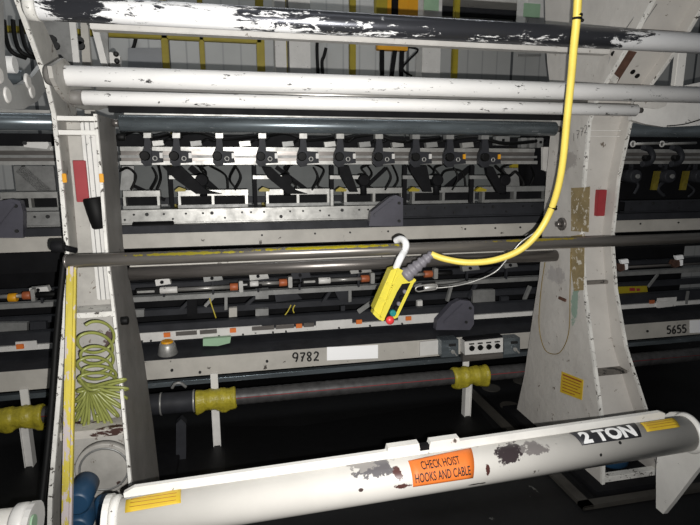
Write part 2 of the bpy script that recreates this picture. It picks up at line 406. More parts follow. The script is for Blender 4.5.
# circular boss on the lower web
p = PY(105, 480, 2.13)
mb = MB(); mb.cyl((p.x, 2.17, .33), (p.x, 2.135, .33), .115, 32, .004); mb.build('round_cover', 'stand_l', st1)
MB().tube([(p.x + .095 * cos(a * pi / 12), 2.135, .33 + .095 * sin(a * pi / 12)) for a in range(24)], .005, 6, 1, True).build('cover_ring', 'alu_dull', st1)
# right side plate bolts, knobs (seen over the side plate of the left stand)
for (x, y) in ((117, 137), (120, 348 - 27)):
    p = PX(x, y, XR1(1.0) + .002); MB().cyl((p.x, p.y, p.z), (p.x + .035, p.y, p.z), .018, 14, .004).build('knob', 'black', st1)
MB().box(XL2(0) + .012, XR2(0) - .012, 1.99, 2.03, .03, .06, .003).build('foot_bar', 'edge', st2)
# right stand: ribs and slot and holes
for y, th, mm in ((130, .012, 'white'), (136, .010, 'white'), (284, .05, 'rib_burnt'), (381, .05, 'rib_burnt')):
    if mm == 'rib_burnt' and mm not in M: M[mm] = mat('burnt_rib_paint', '6d6862', .6, dirt=.4, chip=.7, chipcol='171412', cscale=16)
    Y = yf(zat(610, y, 2.3)) + .01; zz = zat(610, y, Y)
    rib(st2, XL2, XR2, zz, th * .35, mm, .045)
p = PY(602, 203, 2.366); MB().box(p.x - .024, p.x + .024, 2.366, 2.395, p.z - .068, p.z + .068, .002).build('red_tag', 'maroon', st2)
def webY(z): return yf(z) + .07 + (.03 if z < .9 else 0)
def on_web(x, y, off=-.004):
    Y = 2.3
    for _ in range(25): z = PY(x, y, Y).z; Y = .5 * Y + .5 * (webY(z) + off)
    return PY(x, y, Y)
o = MB().prism([on_web(x, y) for x, y in ((609, 79), (616, 85), (637, 52), (627, 50))], (0, .005, 0)).build('slot', 'rust', st2); o['label'] = 'rusty brown slanted slot'
o = MB().prism([on_web(x, y, -.006) for x, y in ((609, 79), (616, 85), (619, 78), (613, 73))], (0, .005, 0)).build('slot_lip', 'edge', st2)
for x, y in ((614, 54), (633, 72), (637.5, 76)):
    c = on_web(x, y); MB().lathe(c, c + Vector((0, .006, .004)), [(0, .012), (1, .012)], 14).build('bolt_hole', 'black', st2)
MB().tube([on_web(643, 4, -.006), on_web(625, 30, -.006)], .002, 5, 0).tube([on_web(657, 4, -.006), on_web(638, 32, -.006)], .002, 5, 0).tube([on_web(610, 57, -.006), on_web(603, 84, -.006)], .0015, 5, 0).build('weld_line', 'alu_dull', st2)
# yellow label on the side plate
X = 1.696
q = [PX(x, y, X) for x, y in ((561.5, 371.5), (583, 380), (581.5, 400), (560, 392))]
lab = MB().prism(q, (.0035, 0, 0)).build('warning_label', 'yellab', st2); lab['label'] = 'yellow warning label'
mb = MB()
for k, (a, b) in enumerate(((.08, .95), (.1, .9), (.08, .92), (.1, .8), (.1, .94), (.1, .7))):
    v = .12 + k * .15
    P0 = q[0].lerp(q[3], v); P1 = q[1].lerp(q[2], v)
    mb.obox(P0.lerp(P1, a) + Vector((-.001, 0, 0)), P0.lerp(P1, b) + Vector((-.001, 0, 0)), .0012, .004 if k else .008)
mb.build('print_lines', 'redink', lab)
M['peeled'] = mat('peeled_brown_sticker', '8f7f5c', .7, dirt=.3, chip=.6, chipcol='c3bdb0', cscale=30)
for q in (((571, 188), (589.5, 187), (588, 232), (571, 231)), ((571, 236), (584, 234), (583.5, 290), (574, 291), (570, 262))):
    MB().prism([PX(x, y, 1.697) for x, y in q], (.004, 0, 0)).build('peeled_sticker', 'peeled', st2)['label'] = 'brown remains of a peeled sticker'
# washer bolt, small bracket mark, hanging wire
p = PX(563, 224, 1.7)
mb = MB(); mb.cyl((1.70, p.y, p.z), (1.685, p.y, p.z), .035, 20, .003); mb.cyl((1.69, p.y, p.z), (1.66, p.y, p.z), .016, 6); mb.build('washer_bolt', 'steel_dark', st2)
p = PX(563, 299, 1.7); MB().box(1.69, 1.702, p.y - .03, p.y + .03, p.z - .008, p.z + .008, .002).build('mark_plate', 'rust', st2)
p = PX(545, 258, 1.7)
MB().tube([PX(x, y, 1.694) for x, y in ((571, 252), (570, 290), (569, 330), (562, 350), (553, 354), (544, 348), (539, 325), (541, 290), (545, 262))], .0022, 6).build('hanging_wire', 'brass', st2)
for zz, yy in ((.5, 2.06), (.4, 2.04)): pass
# pencil marks on the upper side plate
mb = MB()
for i, ch in enumerate('1772'):
    for stt in DIG[ch]:
        mb.tube([PX(572 + i * 4.0 + a * 3.6, 141 - i * 2.6 - b * 8, 1.697) for a, b in stt], .0012, 4, 3)
mb.build('pencil_number', 'ink', st2)

# arm head plates: collars on the left arm that hold the two white rollers
q = [PX(x, y, -.6) for x, y in ((47, 66), (49, 78), (55, 90), (63, 100), (73, 107), (84, 110), (96, 110), (106, 107), (108, 99), (98, 95), (80, 82), (66, 64), (60, 58))]
MB().prism(q, (.014, 0, 0)).build('roller_bracket', 'stand_l', st1)
M['stand_top'] = mat('upper_bracket_paint', 'bfbdb9', .5, dirt=.1, chip=.05)

# right roller bracket: big white plate beside the right stand, outside the roller ends
rb = thing('roller_bracket', 'white curved bracket plate at the right edge holding the long white rollers', 'bracket', (2.1, 2.21, 1.75))
mb = MB(); mb.ppx([(636, 101), (660, 88), (683, 86), (720, 78), (720, 124), (690, 126), (664, 127), (645, 124), (632, 120)], 2.235, .03)
mb.build('plate', 'white_clean', rb)
MB().tube([PY(x, y, 2.23) for x, y in ((667, 126), (685, 124), (705, 118))], .003, 6).build('weld_line', 'darker', rb)
MB().ppx([(633, 103), (640, 107), (658, 109), (666, 106), (668, 101), (640, 99)], 2.226, .008).build('slot_plate', 'stand', rb)
o = MB().box(2.075, 2.125, 2.22, 2.25, 1.93, 2.6, .004)
o.build('upright_strap', 'white', rb)

# ================================================================== ROLLERS AND SHAFTS
def roller(name, label, x0, x1, y, xr, Y, r, m, group=None, end=.0, stub='steel_dark', world=None, stubs=True):
    z = zat(xr, y, Y); X0, X1 = world or (XA(x0, z, Y), XA(x1, z, Y))
    root = thing(name, label, 'roller', (X0, Y, z), group)
    MB().cyl((X0, Y, z), (X1, Y, z), r, 40, .004).build('roller_tube', m, root)
    if stubs:
        for a, b in ((X0 - .03, X0), (X1, X1 + .03)):
            MB().cyl((a, Y, z), (b, Y, z), r * .45, 16).build('shaft_end', stub, root)
    return root, z
M['white_roll'] = mat('white_roller_paint', 'dedddb', .38, dirt=.08, chip=.30, chipcol='3b3a3a', cscale=30, stretch=(.5, 1.4, 1.4))
r1, z1 = roller('long_roller', 'upper of the two glossy white rollers across both stands', 59, 700, 86, 400, 2.15, .0365, 'white_roll', 'white rollers', world=(-.605, 2.16))
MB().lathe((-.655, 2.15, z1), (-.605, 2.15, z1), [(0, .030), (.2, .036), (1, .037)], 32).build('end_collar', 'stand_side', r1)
r2, z2 = roller('long_roller', 'lower of the two glossy white rollers, ending at the right bracket', 82, 634, 105, 400, 2.19, .027, 'white_roll', 'white rollers', world=(-.55, 1.85))
MB().lathe((-.60, 2.19, z2), (-.55, 2.19, z2), [(0, .022), (.2, .027), (1, .028)], 32).build('end_collar', 'stand_side', r2)
r3, z3 = roller('flaked_roller', 'topmost roller with white paint flaking off dark steel', 24, 700, 27, 400, 1.965, .040, 'flaked', world=(-.60, 1.98))
MB().lathe((-.638, 1.965, z3), (-.60, 1.965, z3), [(0, .03), (.2, .043), (1, .043)], 32).build('end_collar', 'edge', r3)
# flat bar beneath the flaked roller
zt = zat(400, 36.5, 2.22); zb = zat(400, 45, 2.22)
tag(MB().box(-.505, 1.69, 2.2, 2.25, zb, zt, .003).build('flat_bar', 'stand', None), 'flat light grey bar right under the flaking roller', 'bar')
# chrome shaft seen between the white rollers
tag(MB().cyl((-.535, 2.36, zat(400, 97, 2.36)), (1.70, 2.36, zat(400, 97, 2.36)), .017, 24).build('chrome_shaft', 'steel', None), 'thin shiny shaft running behind the gap between the white rollers', 'shaft')
tag(MB().box(-.53, 1.70, 2.5, 2.53, zat(300, 115.5, 2.5), zat(300, 109, 2.5), .002).build('rusty_bar', 'darker', None), 'narrow dark brown bar above the dark roller in the middle', 'bar')
# dark rollers between the stands
lab3 = ['short dark steel roller left of the left stand', 'long dark blue-grey roller hung between the two stands', 'dark roller to the right of the right stand']
Yd = 2.56; zd = zat(300, 125.5, Yd)
for (a, b), lb in zip(((-1.6, -.73), (-.50, 1.672), (2.0, 3.2)), lab3):
    roller('dark_roller', lb, 0, 0, 125.5, 300, Yd, .0365, 'roller_dark', 'dark rollers', world=(a, b))
    
for (a, b), lb in zip(((-1.6, -.72), (-.49, 1.69), (1.99, 3.2)), ['left', 'middle', 'right']):
    tag(MB().box(a, b, 2.62, 2.64, zd + .035, zd + .055, .002).build('cover_strip', 'alu', None), {'left': 'thin bright strip along the top of the short left dark roller', 'middle': 'thin bright strip along the top of the middle dark roller', 'right': 'thin bright strip along the top of the right dark roller'}[lb], 'strip', 'roller cover strips')

# handrail rod with yellow post
zr0 = PY(68, 257, 2.17).z
hr = thing('hanging_rail', 'long scuffed grey steel rail crossing both stands, with a yellow post at its left end', 'rail', (-.645, 2.17, zr0))
zrr = zat(400, 249, 2.17)
MB().cyl((-.66, 2.17, zrr), (2.5, 2.17, zrr), .0265, 32, .003).build('rail_tube', 'rail_scuffed' if 'rail_scuffed' in M else mat('scuffed_rail', '85807a', .32, .65, dirt=.4, stretch=(.25, 3, 3),
    spots=[((1.02, -.02, .004), (.30, .03, .006), 'c9b820'), ((.45, -.02, .0), (.22, .03, .006), 'b9ab3a'), ((2.0, -.02, .005), (.2, .03, .006), 'b9a53a')]), hr)
pb = PX(68, 560, -.65)
o = MB().obox((-.64, 2.168, zrr - .015), (-.655, pb.y, max(pb.z, .0)), 0.034, 0.034, .008, Vector((0, 1, 0))).build('post', 'yellow_old', hr); o['label'] = 'flaking yellow square post'
MB().lathe((-.668, 2.17, zrr), (-.655, 2.17, zrr), [(0, .02), (.3, .027), (1, .0275)], 24).build('end_cap', 'steel_dark', hr)
o = MB().cyl((-.715, 2.2, zrr + .055), (-.67, 2.2, zrr + .055), .024, 18, .003).cyl((-.69, 2.2, zrr + .055), (-.64, 2.24, zrr + .03), .012, 10).build('clamp_nut', 'darker', hr)
# steel pipe behind, ends at the right stand
tag(MB().cyl((-.50, 2.50, zat(300, 266.5, 2.5)), (1.695, 2.50, zat(300, 266.5, 2.5)), .031, 32).build('steel_pipe', 'steel_dark', None), 'dull steel pipe running just below and behind the long rail', 'pipe')
tag(MB().box(-.50, 1.69, 2.52, 2.535, zat(300, 261, 2.52), zat(300, 257.5, 2.52)).build('pale_strip', 'beige', None), 'thin pale strip between the rail and the pipe behind it', 'strip')

# black hose left of the yellow post
tag(MB().tube([PY(64, 262, 2.25), PY(60, 300, 2.22), PY(56, 345, 2.18), PY(52, 400, 2.12), PY(47, 455, 2.05), PY(38, 530, 1.95)], .0125, 12).build('black_hose', 'black', None),
    'thick black hose hanging down left of the yellow post', 'hose')

# green coiled hose hanging in the left stand
mb = MB(); pts = []
Yh = 2.16
rings = [(99, 333, 17, 13, 0), (94, 343, 17, 12, .1), (98, 356, 17, 11, -.1), (94, 365, 16, 9, .1), (99, 373, 18, 8, 0), (97, 379, 18, 6, 0)]
for i, (cx, cy, rx, ry, ph) in enumerate(rings):
    for k in range(12):
        a = -pi * .8 + 2 * pi * k / 12
        f = k / 12.0; nx = rings[min(i + 1, len(rings) - 1)]
        pts.append(PY(cx + (nx[0] - cx) * f + rx * cos(a), cy + (nx[1] - cy) * f + ry * sin(a), Yh + .05 * sin(a + 1.2)))
hub = (90, 388)
tips = [(124, 380), (80, 381), (126, 389), (78, 391), (125, 398), (77, 401), (121, 407), (77, 410), (117, 415), (77, 419), (111, 423), (82, 428), (106, 430), (86, 433), (99, 433)]
for i, (tx, ty) in enumerate(tips):
    dx, dy = tx - hub[0], ty - hub[1]; L = sqrt(dx * dx + dy * dy); nx, ny = -dy / L, dx / L; ww = 1.5
    Yt = Yh - .02 + .004 * i
    pts.append(PY(hub[0] + nx * 2, hub[1] + ny * 2, Yt))
    pts.append(PY(hub[0] + dx * .6 + nx * ww, hub[1] + dy * .6 + ny * ww, Yt + .012))
    pts.append(PY(tx + nx * .8, ty + ny * .8, Yt + .01)); pts.append(PY(tx - nx * .8, ty - ny * .8, Yt - .01))
    pts.append(PY(hub[0] + dx * .6 - nx * ww, hub[1] + dy * .6 - ny * ww, Yt - .012))
mb.tube(pts, .0062, 8, 5)
tag(mb.build('coiled_hose', 'hose_green', None), 'olive green coiled air hose hanging inside the left stand', 'hose')

# blue motor parts near the foot of each stand
mb = thing('blue_motor', 'dark blue motor at the foot of the left stand, behind the yellow post', 'motor', (-.6, 2.0, .2))
for (x, y, r) in ((86, 496, .048), (86, 521, .05)):
    p = PY(x, y, 1.95); MB().cyl((p.x - .02, 1.90, p.z), (p.x - .02, 2.05, p.z), r, 24, .01).build('housing', 'blue', mb)
p = PY(107, 503, 2.0); MB().cyl((p.x, 1.97, p.z - .12), (p.x, 1.97, p.z + .045), .036, 20, .008).build('cap', 'blue', mb)
mr = thing('blue_motor', 'round blue motor inside the foot of the right stand', 'motor', (1.85, 2.25, .04))
MB().cyl((1.87, 2.14, .03), (1.87, 2.14, .14), .085, 28, .02).build('housing', 'blue', mr)
MB().cyl((1.86, 2.14, .14), (1.86, 2.14, .17), .05, 20, .01).build('cap', 'rust', mr)
# raised kerb around the right stand base
kb = thing('base_kerb', 'dark raised kerb around the foot of the right stand', 'kerb', (1.5, 2.4, 0))
MB().box(1.51, 1.57, 1.86, 3.3, 0, .022, .004).box(1.51, 3.3, 1.86, 1.91, 0, .022, .004).build('kerb_rail', 'kerb', kb)
MB().box(1.57, 1.61, 1.91, 3.3, 0, .004).build('trough', 'mat_black', kb)
for (x, y) in ((491, 387), (510, 405), (522, 380)):
    p = PZ(x, y, .01)
    if p.y < 3.5: 
        o = tag(MB().cyl((p.x, p.y, .001), (p.x, p.y, .006), .065, 28).build('floor_disc', 'kerb', None), {491: 'grey floor disc left of the right stand, nearest the belt pipe', 510: 'grey floor disc touching the foot of the right stand', 522: 'grey floor disc hidden partly behind the right stand'}[x], 'disc', 'floor discs')
# black mats on the floor
tag(MB().prism([PZ(x, y, .002) for x, y in ((225, 428), (300, 428), (470, 401), (495, 432), (470, 446), (225, 495))], (0, 0, .012)).build('floor_mat', 'mat_black', None), 'black mat lying on the floor between the stands', 'mat')

# ================================================================== HOIST BEAM
A = PY(118, 521, 1.5); B = PY(687, 433, 1.5)
A = Vector((A.x, 1.5, A.z)); B = Vector((B.x, 1.5, B.z)); D = (B - A).normalized(); L = (B - A).length
R = .0655
UP = Vector((0, 0, 1)); UP = (UP - D * UP.dot(D)).normalized(); FR = D.cross(UP)   # FR points away from the camera or to it
if FR.y > 0: FR = -FR
hb_o = A.copy(); 
def on_pipe(x, y, R=R):
    """point where a photo pixel meets the pipe surface"""
    d = ray(x, y).normalized(); w0 = C0 - A
    dd = d - D * d.dot(D); ww = w0 - D * w0.dot(D)
    a = dd.dot(dd); b = 2 * dd.dot(ww); c = ww.dot(ww) - R * R
    disc = b * b - 4 * a * c
    t = (-b - sqrt(max(disc, 0))) / (2 * a); return C0 + d * t
def pipe_sa(x, y):
    p = on_pipe(x, y); q = p - A; s = q.dot(D); q -= D * s; return s, atan2(q.dot(UP), q.dot(FR))
def pipe_pt(s, a, r): return A + D * s + (FR * cos(a) + UP * sin(a)) * r
sp = []
for x, y, rad, c in ((373, 467, (.07, .06, .024), '5d5a5c'), (361, 463, (.05, .05, .012), '8a8682'), (398, 474, (.014, .05, .018), '4d2f2c'), (403, 486, (.03, .05, .009), '4a2f2a'),
                     (488, 470, (.008, .04, .02), '4a2c28'), (510, 453, (.052, .05, .03), '3a3234'), (535, 449, (.05, .05, .016), '7d7876'), (361, 490, (.008, .03, .006), '3a2a28'), (477, 484, (.035, .04, .004), '33302e'), (601, 455, (.006, .03, .007), '222222'), (620, 443, (.006, .03, .005), '222222')):
    sp.append((tuple(on_pipe(x, y) - hb_o), rad, c))
M['hoist'] = mat('hoist_white_paint', 'c6c3bd', .36, dirt=.07, chip=.03, chipcol='5a5450', cscale=20, dscale=6, spots=sp)
hoist = thing('lifting_beam', 'long white two ton lifting beam hanging across the foreground with orange caution label', 'lifting beam', A)
MB().cyl(A, B, R, 56).build('pipe', 'hoist', hoist)
# flange bar on top
fa = A + UP * (R - .002) + D * .03 - FR * .02; fb_ = A + D * (L - .10) + UP * (R - .002) - FR * .02
def flange_pt(s, h, f): return A + D * s + UP * h + FR * f
mb = MB(); s0, s1 = .02, L - .09
mb.prism([flange_pt(s0, R * .93, -.018), flange_pt(s1, R * .93, -.018), flange_pt(s1, R + .018, -.018), flange_pt(s1 - .02, R + .026, -.018), flange_pt(s0 + .03, R + .026, -.018), flange_pt(s0, R + .012, -.018)], FR * -.016)
mb.build('top_flange', 'white', hoist)
sA = pipe_sa(387, 460)[0]; sB = pipe_sa(461, 450)[0]; sc = pipe_sa(424, 455)[0]
for a, b in ((sA, sc - .012), (sc + .02, sB)):
    mb = MB(); mb.prism([flange_pt(a, R + .02, -.012), flange_pt(b, R + .02, -.012), flange_pt(b - .004, R + .042, -.012), flange_pt(a + .006, R + .042, -.012)], FR * -.028)
    mb.build('lifting_lug', 'white', hoist)
mb = MB(); mb.obox(flange_pt(sc - .012, R + .024, -.02), flange_pt(sc + .02, R + .024, -.02), .02, .018); mb.build('hook_pin', 'darker', hoist)
# labels wrapped on the pipe
def wrap_label(name, corners, m, root, thick=.0012, n=14):
    (s0, a0), (s1, a1), (s2, a2), (s3, a3) = [pipe_sa(*c) for c in corners]   # TL TR BR BL
    mb = MB(); g = []
    for i in range(n + 1):
        v = i / n; row = []
        for j in range(9):
            u = j / 8
            s = (s0 * (1 - u) + s1 * u) * (1 - v) + (s3 * (1 - u) + s2 * u) * v
            a = (a0 * (1 - u) + a1 * u) * (1 - v) + (a3 * (1 - u) + a2 * u) * v
            row.append((mb.b.verts.new(pipe_pt(s, a, R + thick)), mb.b.verts.new(pipe_pt(s, a, R + .0002))))
        g.append(row)
    for i in range(n):
        for j in range(8):
            f = mb.b.faces.new((g[i][j][0], g[i][j + 1][0], g[i + 1][j + 1][0], g[i + 1][j][0])); f.smooth = True
            f = mb.b.faces.new((g[i][j][1], g[i + 1][j][1], g[i + 1][j + 1][1], g[i][j + 1][1]))
    for i in range(n):
        mb.b.faces.new((g[i][0][0], g[i + 1][0][0], g[i + 1][0][1], g[i][0][1])); mb.b.faces.new((g[i][8][0], g[i][8][1], g[i + 1][8][1], g[i + 1][8][0]))
    for j in range(8):
        mb.b.faces.new((g[0][j][0], g[0][j][1], g[0][j + 1][1], g[0][j + 1][0])); mb.b.faces.new((g[n][j][0], g[n][j + 1][0], g[n][j + 1][1], g[n][j][1]))
    o = mb.build(name, m, root)
    sc_ = (s0 + s1 + s2 + s3) / 4; ac = (a0 + a1 + a2 + a3) / 4
    return o, sc_, ac, (s1 - s0 + s2 - s3) / 2, (a0 + a1 - a2 - a3) / 2 * R
def wrap_text(body, size, m, lab, sc_, ac, sx=1.0, bold=0, name='lettering', slant=0):
    return text_mesh(body, size, m, name, lab, lambda u, v: pipe_pt(sc_ + u + v * slant, ac + v / R, R + .0022), bold, sx)
lab, sc_, ac, wl, hl = wrap_label('caution_label', ((408, 461), (471, 448), (473, 478), (413, 487)), 'orange', hoist)
lab['label'] = 'orange label reading CHECK HOIST HOOKS AND CABLE'
wrap_text('CHECK HOIST\nHOOKS AND CABLE', .039, 'ink', lab, sc_ - .006, ac - .006 / R, .49 * wl / .20, .0006)
lab, sc_, ac, wl, hl = wrap_label('capacity_label', ((569, 433), (634, 423), (641.5, 437), (582, 445.5)), 'blacklab', hoist)
lab['label'] = 'black label reading 2 TON in white'
wrap_text('2 TON', .064, 'strap', lab, sc_ - .002, ac - .10, wl / .225, .0032)
for cs, nm in ((((126, 500), (181, 489), (181, 503), (125, 513)), 'left end'), (((640, 423), (673, 418), (680, 427), (647, 432)), 'right end')):
    lab, sc_, ac, wl, hl = wrap_label('warning_label', cs, 'yellab', hoist); lab['label'] = 'small yellow warning label at the ' + nm
    mb = MB()
    for v in (.25, 0, -.25):
        mb.tube([pipe_pt(sc_ + (u - .5) * wl * .84, ac + v * hl / R, R + .0012) for u in (0, .25, .5, .75, 1)], .0009, 5, 0)
    mb.build('print_lines', 'redink', lab)
# end plates
def endplate(mb, s, outline, th):
    """outline in (towards us, up) metres around the pipe axis, at distance s along the beam"""
    mb.prism([A + D * s + FR * f + UP * u for f, u in outline], D * th)
ol = [(.085 * cos(radians(a)), .085 * sin(radians(a))) for a in range(40, 190, 15)]
XE = B.x
q = [PX(x, y, XE + .004) for x, y in ((656, 470), (656, 508), (663, 516), (672, 503), (698, 462), (720, 430))]
mb = MB()
top = [PX(x, y, XE + .004) for x, y in ((660, 422), (663, 416), (670, 412), (680, 413), (691, 421), (700, 436), (712, 455), (704, 462), (694, 474), (672, 503), (663, 514), (656, 508), (656, 470))]
mb.prism(top, (.022, 0, 0)); mb.build('hook_plate', 'white', hoist)
mb = MB(); mb.lathe(B - D * .012, B + D * .004, [(0, R + .002), (.6, R + .008), (1, R + .012)], 48); mb.build('weld_collar', 'white', hoist)
mb = MB(); mb.lathe(A - D * .012, A + D * .012, [(0, R + .006), (.3, R + .010), (.7, R + .010), (1, R + .002)], 48); mb.build('weld_collar', 'white', hoist)
lp = [PX(x, y, A.x - .012) for x, y in ((103, 540), (104, 510), (109, 499), (117, 494), (124, 500), (124, 545))]
MB().prism([A - D * .03 + FR * f + UP * u for f, u in [(.08 * cos(radians(a)), .08 * sin(radians(a))) for a in range(0, 181, 15)] + [(-.08, -.16), (.0, -.34), (.08, -.16)]], D * .018).build('hook_plate', 'white', hoist)
p = PX(109.5, 515, A.x - .03); 
# hoist chain hook end seen at the right edge: ring beside hook plate
# neighbouring beam at bottom left
A2 = PY(-60, 545, 1.5); B2 = PY(22, 526, 1.5)
nb = thing('lifting_beam', 'white rounded end of another lifting beam at the bottom left corner', 'lifting beam', A2)
A2v = Vector((A2.x - .1, 1.5, B2.z + .01)); B2v = Vector((B2.x, 1.5, B2.z))
MB().cyl(A2v, B2v, .052, 40, .006).build('pipe', 'hoist', nb)
MB().lathe(B2v - Vector((.02, 0, 0)), B2v + Vector((.02, 0, 0)), [(0, .056), (.2, .064), (.8, .064), (1, .058)], 36).build('end_collar', 'white_clean', nb)
MB().prism([B2v + Vector((.02, -.075 * cos(radians(a)), .06 * sin(radians(a)))) for a in range(0, 360, 20)], (.016, 0, 0)).build('hook_plate', 'white_clean', nb)
MB().cyl(B2v + Vector((.036, -.02, .02)), B2v + Vector((.042, -.02, .02)), .022, 20).build('plug', 'greenlab', nb)

# ================================================================== PENDANT AND CABLE
Yp = 2.10
pd = thing('pendant_control', 'yellow push-button hoist control hanging from the rail on a white strap', 'pendant control', PY(388, 320, Yp))
def pp(name, px, Y, th, m, par=pd, **k):
    return MB().ppx(px, Y, th).build(name, m, par)
body = pp('body', [(391, 270), (398, 268), (402, 273), (384, 320), (376, 316), (374, 309)], Yp, .055, 'yellow')
MB().ppx([(398, 268), (404, 271), (413, 279), (402, 284), (397, 292), (384, 320), (379, 320)], Yp - .008, .04).build('front_shell', 'yellow', pd)
MB().obox(PY(399, 275, Yp - .012), PY(380, 318, Yp - .012), .008, .008, .002).build('raised_edge', 'yellow', pd)
for x, y in ((389, 285), (382, 300)):
    MB().obox(PY(x - 2.5, y - 2, Yp - .006), PY(x + 4, y + 2, Yp - .006), .01, .012, .003).build('clip', 'yellow', pd)
MB().ppx([(374, 311), (373, 314), (377, 318), (383, 321.5), (385, 319), (377, 313)], Yp - .014, .04).build('bottom_lip', 'yellow', pd)
MB().ppx([(400, 283), (412, 284), (394, 318), (385, 318), (397, 291)], Yp + .02, .03).build('button_panel', 'black', pd)
MB().obox(PY(413.5, 280, Yp), PY(395.5, 318, Yp), .011, .014, .004).obox(PY(401, 282, Yp), PY(415.5, 280, Yp), .018, .016, .004).obox(PY(396, 317, Yp + .005), PY(386, 319, Yp + .01), .012, .01, .003).build('guard', 'yellow', pd)
for x, y, m in ((404, 291, 'grey_rubber'), (401, 297, 'darker'), (398, 303, 'grey_rubber'), (395.5, 307.5, 'darker')):
    c = PY(x, y, Yp + .02); MB().cyl(c, c + Vector((0, -.018, 0)), .0095, 14, .002).build('button', m, pd)
c = PY(391.8, 312, Yp + .015); MB().cyl(c, c + Vector((0, -.025, .0)), .0145, 18, .003).build('button', 'teal', pd)['label'] = 'teal button'
c = PY(390, 320.3, Yp - .01); MB().ball(c, .0195, (1, .8, 1)).build('stop_button', 'red', pd)
# strap over the rail
sw = [(396, 268), (400, 259), (404.5, 251), (406, 245), (404, 240.5), (400, 239), (396, 241)]
mb = MB(); Ys = [Yp + .02, Yp, 2.135, 2.128, 2.15, 2.18, 2.205]
mb.tube([PY(x, y, Y) for (x, y), Y in zip(sw, Ys)], .0155, 12); mb.build('strap', 'strap', pd)
# cable gland
g0 = PY(405, 276, Yp + .01); g1 = PY(433, 253.5, Yp - .04)
prof = [(0, .026), (.1, .028)]
for k in range(5): t0 = .14 + k * .165; prof += [(t0, .025 - k * .0018), (t0 + .05, .021 - k * .002), (t0 + .09, .021 - k * .002), (t0 + .13, .025 - k * .0022)]
prof += [(1, .013)]
MB().lathe(g0, g1, [(a, b * 1.25 if a < 1 else b) for a, b in prof], 20).build('cable_gland', 'grey_rubber', pd)
cable = [(431, 254, 2.06), (445, 259, 2.04), (468, 262.5, 2.0), (495, 260, 1.97), (520, 250, 1.94), (538, 233, 1.92), (550, 212, 1.9), (558, 188, 1.86), (563, 160, 1.82), (567, 120, 1.78), (571, 80, 1.74), (574, 45, 1.70), (577, 15, 1.67), (579, -25, 1.64)]
cb = thing('pendant_cable', 'thick yellow cable looping up from the hoist control to the ceiling', 'cable', PY(500, 260, 1.97))
MB().tube([PY(*c) for c in cable], .0135, 16).build('sheath', 'cable', cb)
for (x, y, Y) in ((551.5, 209, 1.895), (577, 20, 1.672)):
    c = PY(x, y, Y); c2 = PY(x + (2 if y > 100 else .5), y - 4, Y)
    ax = (c2 - c).normalized(); mb = MB(); mb.cyl(c, c + ax * .007, .0165, 16); mb.cyl(c + ax * .012, c + ax * .019, .0165, 16); mb.ball(c + Vector((.02, 0, 0)), .006); mb.build('cable_tie', 'black', cb)
wl_ = [(437, 288, 2.08), (455, 286, 2.06), (475, 281, 2.04), (495, 272, 2.0), (508, 258, 1.99), (520, 243, 1.98), (535, 232, 1.95), (546, 218, 1.92)]
sw_ = thing('safety_wire', 'thin grey safety wire clipped near the control and tied to the cable', 'wire', PY(437, 288, 2.08))
MB().tube([PY(*c) for c in wl_], .0028, 8).build('wire', 'alu', sw_)
MB().tube([PY(x, y, 2.075) for x, y in ((436, 284.5), (425, 285), (418, 286.5), (415.5, 289), (418, 291.5), (425, 290.5), (436, 289))], .003, 8, 5, True).build('snap_hook', 'steel', sw_)
MB().cyl(PY(424, 288, 2.07), PY(436, 286.5, 2.07), .010, 12, .002).build('ferrule', 'alu', sw_)
tag(MB().tube([PY(*c) for c in ((548, 213, 1.94), (556, 185, 1.88), (560.5, 155, 1.84), (564, 120, 1.80), (568, 80, 1.76), (575, 10, 1.70))], .0028, 6).build('signal_cord', 'black', None),
    'thin black cord running up along the left side of the yellow cable', 'cord')

# ================================================================== MACHINE: LONG BEAMS (through all bays)
XW0, XW1 = -1.65, 3.6
def longbar(name, label, cat, yt, yb, xr, Y, dep, m, x0=XW0, x1=XW1, world=True, bev=.003):
    mb = MB(); hb(mb, x0, x1, yt, yb, xr, Y, dep, bev, world); return tag(mb.build(name, m), label, cat)
bigbeam = thing('cross_beam', 'light beige long beam just above the grey rail, behind both stands', 'beam', (0, 2.95, zat(300, 244, 2.95)))
hb(MB(), XW0, XW1, 229.5, 243, 300, 2.95, .10, .004, True).build('beam_body', 'beige', bigbeam)if False else None
mb = MB(); hb(mb, XW0, XW1, 229.5, 243, 300, 2.95, .10, .004, True); mb.build('beam_body', 'beige', bigbeam)
mb = MB()
for x in (262, 315, 350, 388, 465, 495, 520, 640, 678): p = PY(x, 236 - (x - 300) * .031, 2.95); MB().cyl((p.x, 2.955, p.z + .012), (p.x, 2.945, p.z + .012), .006, 8).build('bolt', 'ink', bigbeam)
longbar('dark_rail', 'dark rail lying on top of the beige beam', 'rail', 222, 229.5, 300, 2.93, .12, 'dark')
longbar('black_beam', 'black steel beam in shadow below the beige beam', 'beam', 243, 262, 300, 2.97, .08, 'darker')
nbm = thing('numbered_beam', 'low beige beam with hand-written numbers 9782 and 5655 and bright white labels', 'beam', (0, 2.86, zat(300, 367, 2.86)))
mb = MB(); hb(mb, XW0, XW1, 349, 367.5, 300, 2.86, .05, .003, True); mb.build('beam_face', 'beige', nbm)
mb = MB(); z0 = zat(300, 349, 2.86); mb.prism([(XW0, 2.862, z0), (XW0, 3.14, z0 + .035), (XW0, 3.14, z0 - .03), (XW0, 2.862, z0 - .02)], (XW1 - XW0, 0, 0)); mb.build('beam_top', 'dark', nbm)
handwrite('9782', 292.5, 361.8, 8.6, 7.0, 2.857, .0052, 'number_writing', nbm, -.06)
handwrite('5655', 666.8, 333.8, 7.8, 5.1, 2.857, .0052, 'number_writing', nbm, -.07)
